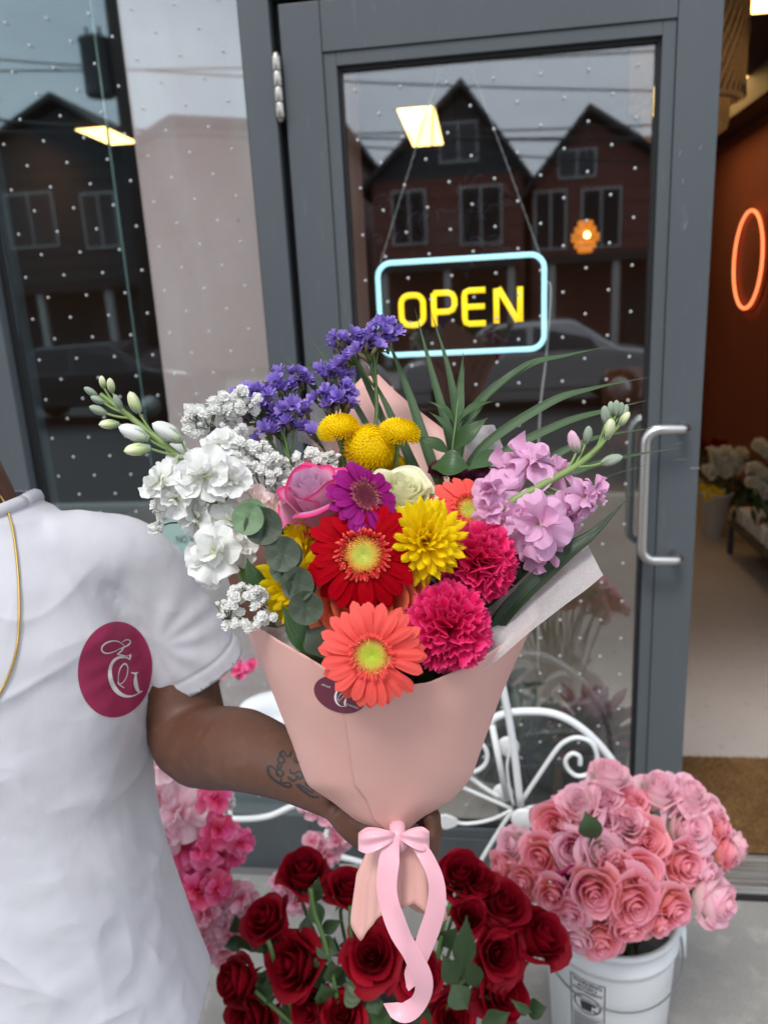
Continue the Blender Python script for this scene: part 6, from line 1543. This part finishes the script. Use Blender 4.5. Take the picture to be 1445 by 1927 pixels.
# ================================================================== WHITE METAL BICYCLE PLANTER
M_WMET = mat('white_enamel', (.76, .78, .78), .30, spec=.5, nz=[(25, (.70, .72, .72), .55, .75, (1, 1, 1))])
BY = 1.86
bk = thing('bicycle_planter', 'white scrollwork metal bicycle planter in front of the door', 'planter', Matrix.Translation(onY(985, 1545, BY).xy.to_3d()))
BI = bk.matrix_world.inverted()
def bt(name, P, r, dy=0.0, n=5, closed=False):
    pts = catmull([onY(x, y, BY + dy) for x, y in P], n) if len(P) > 2 else [onY(x, y, BY + dy) for x, y in P]
    return MB().tube([BI @ p for p in pts], r, 10).build(name, M_WMET, bk)
bt('arch', [(922, 1362), (932, 1350), (967, 1340), (1031, 1341), (1079, 1360), (1126, 1400), (1165, 1455), (1185, 1520), (1180, 1600), (1150, 1680), (1080, 1745), (985, 1765), (890, 1745), (815, 1680)], .0105)
bt('post', [(926, 1366), (953, 1505)], .0085, -.01)
bt('post', [(880, 1215), (915, 1225), (940, 1275), (952, 1325), (966, 1405), (979, 1515)], .0098, -.035)
bt('thin_rod', [(962, 1400), (954, 1440), (958, 1480), (966, 1515)], .004, -.01)
bt('scroll', [(976, 1515), (1010, 1464), (1044, 1414), (1062, 1396), (1086, 1388), (1112, 1398), (1123, 1427), (1108, 1455), (1085, 1460), (1068, 1447), (1064, 1430), (1076, 1418), (1090, 1424), (1091, 1440)], .0062, -.012)
bt('scroll', [(940, 1500), (905, 1478), (860, 1440), (868, 1405), (893, 1393), (914, 1410), (914, 1436), (893, 1452), (872, 1446)], .0062, -.012)
bt('spoke', [(963, 1522), (869, 1481), (800, 1450)], .0055, -.01)
bt('spoke', [(963, 1524), (925, 1542), (880, 1550), (850, 1546)], .0048, -.014)
bt('spoke', [(963, 1524), (904, 1621), (870, 1690)], .006, -.012)
bt('spoke', [(980, 1526), (999, 1519), (1047, 1513), (1120, 1512)], .0048, -.012)
bt('spoke', [(985, 1550), (1010, 1640), (1020, 1720)], .006, -.012)
for (x, y, r, dy) in ((956, 1405, .030, .012), (946, 1492, .028, .012), (984, 1541, .032, -.05)):
    MB().lathe([(0, -.006), (r*.8, -.006), (r, -.003), (r, .003), (r*.8, .006), (0, .007)], 26, Matrix.Translation(BI @ onY(x, y, BY + dy)) @ Matrix.Rotation(PI/2, 4, 'X')).build('disc', M_WMET, bk)
hc = BI @ onY(838, 1546, BY - .014)
MB().add([(hc.x + .030*(abs(math.cos(a)) + .2)*math.cos(a), hc.y - .004*s, hc.z + .022*math.sin(a)) for s in (1, -1) for a in [2*PI*k/24 for k in range(24)]], [tuple(range(24)), tuple(range(47, 23, -1))] + [(k, 24 + k, 24 + (k + 1) % 24, (k + 1) % 24) for k in range(24)]).build('leaf_ornament', M_WMET, bk, smooth=False)
# saddle, frame tubes and front basket on the left
sc_ = BI @ onY(548, 1332, 1.74)
MB().grid(lambda u, v: (sc_.x + (.118 - .02*math.cos(2*PI*u))*math.cos(2*PI*u)*math.sin(PI*v), sc_.y + .085*math.sin(2*PI*u)*math.sin(PI*v), sc_.z - .032*math.cos(PI*v)), 30, 14).build('saddle', M_WMET, bk)
bt('seat_post', [(560, 1350), (600, 1450), (628, 1540)], .011, -.1)
bt('frame_tube', [(650, 1490), (628, 1545), (600, 1600), (560, 1655), (505, 1700)], .0115, -.08)
bt('frame_tube', [(380, 1530), (441, 1541), (501, 1537), (541, 1521), (572, 1507), (640, 1470), (760, 1440), (880, 1430)], .0085, -.06)
bt('stand_leg', [(505, 1700), (470, 1740), (440, 1790)], .010, -.08)
bt('frame_tube', [(640, 1612), (760, 1640), (900, 1640)], .008, -.05)
bs = thing('wire_basket', 'white wire basket full of fuchsia blossoms behind the shirt', 'basket', Matrix.Translation(onY(350, 1600, 1.66)))
inv = bs.matrix_world.inverted()
bc = Vector((0, 0, 0))
for (z, r) in ((.16, .135), (.08, .128), (0, .115), (-.08, .095), (-.15, .065)):
    MB().tube([(r*math.cos(2*PI*k/28), r*math.sin(2*PI*k/28), z) for k in range(28)], .0035, 7, closed=True).build('hoop', M_WMET, bs)
for k in range(12):
    a = 2*PI*k/12
    MB().tube([(r*math.cos(a), r*math.sin(a), z) for (z, r) in ((.17, .136), (.08, .13), (0, .117), (-.08, .097), (-.16, .06))], .003, 6).build('rib', M_WMET, bs)
# ---- fuchsia and pale silk blossoms
P_FUCH = petal_mat('fuchsia_blossom', [(0, (.70, .02, .12)), (.35, (.86, .08, .24)), (.8, (.88, .15, .34)), (1, (.90, .26, .44))], trans=.3, var=.1, hue=.012)
P_SILK = petal_mat('pale_silk_blossom', [(0, (.86, .28, .42)), (.4, (.90, .54, .62)), (1, (.92, .72, .76))], trans=.3, var=.05)
P_PEACHP = petal_mat('candy_pink_blossom', [(0, (.74, .05, .16)), (.3, (.82, .22, .34)), (.7, (.84, .42, .52)), (1, (.85, .55, .62))], trans=.3, var=.08)
FB = {k: [stock_petal(300 + 11*i + j).mesh('blossom_petal', m) for i in range(5)] for j, (k, m) in enumerate((('f', P_FUCH), ('s', P_SILK), ('p', P_PEACHP)))}
FL = [(300, 1425, 48, 's'), (305, 1500, 46, 's'), (340, 1530, 50, 's'), (318, 1560, 44, 's'), (372, 1500, 36, 'f'), (405, 1505, 32, 'f'), (375, 1545, 40, 'f'), (412, 1560, 36, 'f'), (345, 1590, 38, 'f'), (385, 1595, 40, 'f'), (420, 1600, 30, 'f'), (360, 1630, 40, 'f'), (345, 1615, 34, 's'), (398, 1640, 38, 'f'), (330, 1655, 38, 'f'), (372, 1675, 36, 'f'), (408, 1670, 30, 'f'), (455, 1585, 26, 'f'), (440, 1610, 20, 'f'), (345, 1700, 34, 'p'), (385, 1720, 34, 'p'), (420, 1705, 36, 'p'), (455, 1690, 30, 'p'), (405, 1750, 36, 'p'), (365, 1755, 32, 'p'), (440, 1750, 32, 'p'), (420, 1790, 28, 'p'), (470, 1720, 26, 'p'), (385, 1780, 26, 'p'), (300, 1570, 36, 'f'), (300, 1620, 36, 'f'), (395, 1475, 26, 'f'),
      (430, 1243, 18, 'f'), (452, 1262, 16, 'f'), (410, 1262, 16, 'f'), (472, 1250, 12, 'f'), (395, 1250, 14, 'f'),
      (637, 1580, 24, 'p'), (590, 1585, 20, 'p'), (618, 1612, 20, 'p'), (589, 1519, 22, 'p'), (622, 1533, 24, 'p'), (525, 1662, 20, 'p'), (557, 1696, 28, 'p'), (575, 1690, 18, 'p'), (605, 1600, 16, 'p'), (535, 1690, 18, 'p')]
where = ['high in the wire basket', 'in the heart of the wire basket', 'at the foot of the wire basket']
rd = random.Random(55)
names = {'f': 'fuchsia', 's': 'pale pink', 'p': 'candy pink'}
def vpos(y): return 'level with the tattoo' if y < 1520 else 'level with the hand' if y < 1600 else 'level with the bow' if y < 1680 else 'level with the paper tail' if y < 1740 else 'level with the red roses'
def hpos(x): return 'close against the shirt' if x < 330 else 'near the shirt' if x < 375 else 'in the middle' if x < 410 else 'on the outer right side'
GAR = {0: 'topmost on the stem above the saddle', 1: 'second on the stem above the saddle', 2: 'left one on the stem above the saddle', 3: 'rightmost tip of the stem above the saddle', 4: 'leftmost tip of the stem above the saddle',
       5: 'right of the white tube, beside the bow', 6: 'on the left of the white tube below the hand', 7: 'over the white tube beside the bow', 8: 'under the forearm, left one', 9: 'just under the hand, right one', 10: 'at the lower left end of the white tube', 11: 'largest one below the tall red rose', 12: 'small one right below the tall red rose', 13: 'smallest one on the white tube', 14: 'lowest one on the white tube'}
ORD = {2: ['upper one', 'lower one'], 3: ['upper one', 'middle one', 'lower one'], 4: ['highest one', 'second one down', 'third one down', 'lowest one']}
def flabel(k):
    x, y, r, c = FL[k]; sz = 'large ' if r > 42 else ''
    return f'{sz}{names[c]} silk blossom {hpos(x)}, {vpos(y)}' if k < 32 else f'{names[c]} silk blossom {GAR[k - 32]}'
FLAB = [flabel(k) for k in range(len(FL))]
def uniq(lab, labs, k):
    same = sorted([i for i in range(len(labs)) if labs[i] == labs[k]], key=lambda i: FL[i][1])
    return labs[k] if len(same) < 2 else labs[k] + ', ' + ORD[len(same)][same.index(k)]
for k, (x, y, r, c) in enumerate(FL):
    d = 1.52 + rd.uniform(-.04, .04) if k < 32 else (1.78 if k < 37 else 1.80)
    nr = facing(rd.uniform(-.4, .6), rd.uniform(.0, .7), 1)
    sz = 'large ' if r > 42 else 'small ' if r < 32 else ''
    lab = (f'{sz}{names[c]} silk blossom {hpos(x)}, {vpos(y)}') if k < 32 else f'{names[c]} silk blossom {GAR[k - 32]}'
    t = thing('silk_blossom', uniq(lab, FLAB, k), 'blossom', Matrix.Translation(at(x, y, d)), 'silk blossoms on the white planter')
    stock_floret(t, at(x, y, d), nr, r*1.15*d*PX, FB[c], rd, outer=6, inner=6, calm=P_FUCH)
tag(MB().tube(catmull([at(400, 1330, 1.80), at(415, 1275, 1.79), at(432, 1250, 1.785), at(470, 1252, 1.785)], 5), .003, 6).build('blossom_stem', M_STEM), 'thin green stem of the fuchsia blossoms above the saddle', 'stem')
gyps("silvery baby's breath at the top of the wire basket behind the arm", at(360, 1600, 1.60), [(330, 1470, 40, 20, 16), (385, 1478, 36, 20, 14), (415, 1500, 24, 24, 10)], 97, 1.58, (370, 1530), .03, 8, 13)
bpy.data.objects['babys_breath.005']['group'] = "baby's breath in the wire basket"

# ================================================================== PLANTS AND DISPLAYS INSIDE THE SHOP
M_SUCG = leaf_mat('dark_succulent', (.035, .055, .035), (.05, .075, .045), .45, .05)
M_SUCP = leaf_mat('burgundy_succulent', (.12, .045, .055), (.18, .075, .09), .5, .05)
M_POT = mat('black_pot', (.025, .026, .028), .55, bump=[(120, .3, .003, (1, 1, 1))])
def plant(label, cpx, Y, pot_r, pot_h, zpot, m, n, L, w, seed, name='potted_plant', spread=1.0, up_=.8):
    c = onY(*cpx, Y); c.z = zpot
    t = thing(name, label, 'plant', Matrix.Translation(c)); rd = random.Random(seed)
    MB().lathe([(0, 0), (pot_r*.8, 0), (pot_r, pot_h), (pot_r*1.06, pot_h), (pot_r*1.06, pot_h + .012), (pot_r*.94, pot_h + .012), (pot_r*.9, pot_h - .02), (0, pot_h - .02)], 24).build('pot', M_POT, t)
    for k in range(n):
        a = k*2.39996; q = (k + .5)/n
        el = lerp(1.3, .25, q); ll = L*rd.uniform(.75, 1.1)
        d = Vector((math.cos(a)*math.cos(el)*spread, math.sin(a)*math.cos(el)*spread, math.sin(el)*up_))
        p0 = Vector((math.cos(a)*pot_r*.4*q, math.sin(a)*pot_r*.4*q, pot_h - .01)); p1 = p0 + d*ll*.55 + Vector((0, 0, .02)); p2 = p0 + d*ll
        blade([p0, p1, p2], w*rd.uniform(.8, 1.15), wmid=.7, base=.35, nseg=4, tip=.25, up=(0, 0, 1)).build('leaf', m, t)
    return t
plant('dark green leafy plant in the black pot behind the lower door glass', (985, 1420), 2.32, .11, .24, .0, M_SUCG, 34, .24, .035, 3)
plant('burgundy succulent behind the lower right of the door glass', (1115, 1420), 2.42, .12, .22, .0, M_SUCP, 44, .22, .038, 4, spread=1.0)
plant('small green succulent at the left behind the lower door glass', (930, 1420), 2.55, .10, .30, .0, M_SUCG, 26, .20, .04, 5)
# hanging tradescantia behind the sign
M_TRAD = petal_mat('silver_striped_leaf', [(0, (.05, .03, .045)), (1, (.07, .045, .06))], rough=.4, trans=.05, edge=(.20, .22, .20), var=.2)
hg = thing('hanging_plant', 'striped trailing plant hanging inside the door above the sign', 'plant', Matrix.Translation(onY(835, 420, 2.5)))
inv = hg.matrix_world.inverted(); rd = random.Random(8)
MB().lathe([(0, -.07), (.06, -.07), (.085, .02), (.09, .02), (.088, .03), (0, .02)], 20).build('pot', M_POT, hg)
for k in range(3): MB().tube([(.085*math.cos(k*2.1), .085*math.sin(k*2.1), .02), (0, 0, .62)], .0015, 5).build('hanger', M_GAP, hg)
for k in range(54):
    a = rd.uniform(0, 6.28); r = rd.uniform(.05, .20); z = rd.uniform(-.14, .10)
    p = Vector((r*math.cos(a), r*math.sin(a), z)); q = p + Vector((math.cos(a)*.05 + rd.uniform(-.03, .03), math.sin(a)*.05, rd.uniform(-.05, .03)))
    blade([p, lerp(p, q, .5) + Vector((0, 0, .012)), q], rd.uniform(.022, .034), wmid=.4, base=.3, nseg=3, up=(0, -.6, .8)).build('leaf', M_TRAD, hg)
# buckets of cut flowers by the terracotta wall
V_CREAM = variants('shopcream', petal_mat('shop_cream_rose', [(0, (.80, .80, .58)), (1, (.90, .90, .80))]), CUPL[2:], 2)
def shop_bucket(label, x, y, zz, r=.11, h=.30):
    c = onZ(x, y, zz)
    t = thing('flower_bucket', label, 'bucket', Matrix.Translation(c), 'white flower buckets in the shop')
    MB().lathe([(0, 0), (r*.72, 0), (r, h), (r*1.06, h), (r*1.06, h + .01), (r*.94, h + .01), (r*.68, .02), (0, .02)], 24).build('pail', M_PAIL, t)
    return c
c1 = shop_bucket('white bucket of cream roses nearest the door edge', 1342, 1005, 0); c2 = shop_bucket('white bucket of cream roses at the right picture edge', 1425, 960, .0)
CRL = ['cream shop rose in the middle of the bunch by the door edge', 'cream shop rose lowest left in the bunch by the door edge', 'cream shop rose right of the middle in the bunch by the door edge', 'cream shop rose lowest in the middle of the bunch by the door edge', 'cream shop rose at the right side of the bunch by the door edge', 'cream shop rose lowest right in the bunch by the door edge', 'cream shop rose highest left in the bunch by the door edge', 'cream shop rose highest in the middle of the bunch by the door edge', 'cream shop rose highest right in the bunch by the door edge', 'highest cream shop rose at the right picture edge', 'second highest cream shop rose, cut by the right picture edge', 'upper left cream shop rose of the bunch at the right edge', 'middle cream shop rose of the bunch at the right edge', 'lower cream shop rose of the bunch at the right edge', 'lowest cream shop rose, cut by the right picture edge', 'leftmost low cream shop rose of the bunch at the right edge']
for k, (x, y, r) in enumerate(((1352, 868, 15), (1335, 885, 14), (1372, 860, 15), (1362, 884, 15), (1388, 862, 13), (1380, 880, 14), (1345, 850, 12), (1365, 848, 12), (1395, 850, 12), (1432, 838, 16), (1445, 850, 15), (1420, 880, 14), (1440, 890, 15), (1430, 915, 14), (1446, 925, 14), (1415, 905, 12))):
    d = 5.3 if k < 9 else 5.0
    put_rose('cream_shop_rose', V_CREAM[k % 2], frame(at(x, y, d), facing(rd.uniform(-.4, .4), .5, .8), k, r*1.15*d*PX), CRL[k], 'cream roses by the door edge' if k < 9 else 'cream roses at the right edge', stem_to=(c1 if k < 9 else c2) + Vector((0, 0, .15)), sepals=False, stem_r=.005)
for k, (x, y, r) in enumerate(((1322, 918, 12), (1342, 922, 13), (1332, 935, 11), (1355, 928, 10))):
    mum('shop_yellow_mum', ['leftmost yellow flower in the shop bucket by the door edge', 'largest yellow flower in the shop bucket by the door edge', 'lowest yellow flower in the shop bucket by the door edge', 'rightmost yellow flower in the shop bucket by the door edge'][k], at(x, y, 5.0), facing(0, .4, .9), r*5.0*PX, P_YEL, 400 + k, 22, None, 0, 'yellow flowers in the shop')
for k, (x, y, r) in enumerate(((1325, 838, 10), (1345, 832, 10), (1362, 836, 10), (1335, 850, 9))):
    put_rose('shop_red_flower', V_RED[k % 4], frame(at(x, y, 5.6), facing(0, .6, .7), k, r*5.6*PX), ['leftmost red flower behind the cream roses in the shop', 'highest red flower behind the cream roses in the shop', 'rightmost red flower behind the cream roses in the shop', 'lowest red flower behind the cream roses in the shop'][k], 'red flowers in the shop', stem_to=c1 + Vector((0, .1, .15)), sepals=False, stem_r=.005)
sf = thing('shop_foliage', 'dark foliage of the cut flowers by the terracotta wall', 'foliage', Matrix.Translation(c1)); inv = sf.matrix_world.inverted()
for k in range(60):
    x, y = rd.uniform(1350, 1450), rd.uniform(880, 960); a = rd.uniform(0, 6.28)
    A = at(x, y, 5.35 + rd.uniform(0, .1)); B_ = A + RT*.09*math.cos(a) + UP*.09*math.sin(a)
    blade([inv @ A, inv @ lerp(A, B_, .5), inv @ B_], .045, wmid=.5, base=.2, nseg=2).build('leaf', M_LEAF, sf)
# tray of seedlings on a low rack
rk = thing('plant_rack', 'low metal rack with a white tray of leafy seedlings', 'rack', Matrix.Translation((1.80, 4.35, 0)))
bx('shelf', (-.22, -.9, .20), (.20, .75, .225), mat('rack_metal', (.10, .095, .09), .5, .6), rk)
for (x, y) in ((-.20, .72), (.18, .72), (-.20, -.87), (.18, -.87)): bx('leg', (x - .015, y - .015, 0), (x + .015, y + .015, .199), mat('rack_metal_leg', (.10, .095, .09), .5, .6), rk)
for k in range(9): bx('seedling_pot', (-.19, -.82 + k*.17, .226), (-.05, -.68 + k*.17, .33), M_PAIL, rk, .01)
for k in range(110):
    p = Vector((rd.uniform(-.20, .16), rd.uniform(-.8, .72), .32)); q = p + Vector((rd.uniform(-.07, .07), rd.uniform(-.07, .07), rd.uniform(.05, .15)))
    blade([p, lerp(p, q, .5), q], .035, wmid=.5, base=.2, nseg=2, up=(0, -1, .2)).build('leaf', M_LEAF if k % 6 else M_SUCP, rk)
# channel-backed armchair
M_VEL = mat('dusky_velvet', (.26, .11, .075), .8, sheen=.4)
ac = thing('armchair', 'dusky pink channel-backed armchair against the terracotta wall', 'armchair', Matrix.Translation((1.52, 7.3, 0)))
for k in range(13):
    a = R(15 + 150*k/12)
    MB().tube([(.36*math.cos(a), .30*math.sin(a), .30), (.38*math.cos(a), .32*math.sin(a), .95), (.38*math.cos(a), .33*math.sin(a), 1.02)], [.055, .055, .03], 10).build('channel', M_VEL, ac)
MB().lathe([(0, .28), (.32, .28), (.37, .33), (.37, .42), (.33, .47), (0, .48)], 30).build('seat', M_VEL, ac)
for k in range(4): MB().tube([(.26*math.cos(R(45 + 90*k)), .26*math.sin(R(45 + 90*k)), 0), (.25*math.cos(R(45 + 90*k)), .25*math.sin(R(45 + 90*k)), .28)], [.012, .02], 8).build('leg', M_TRIM, ac)
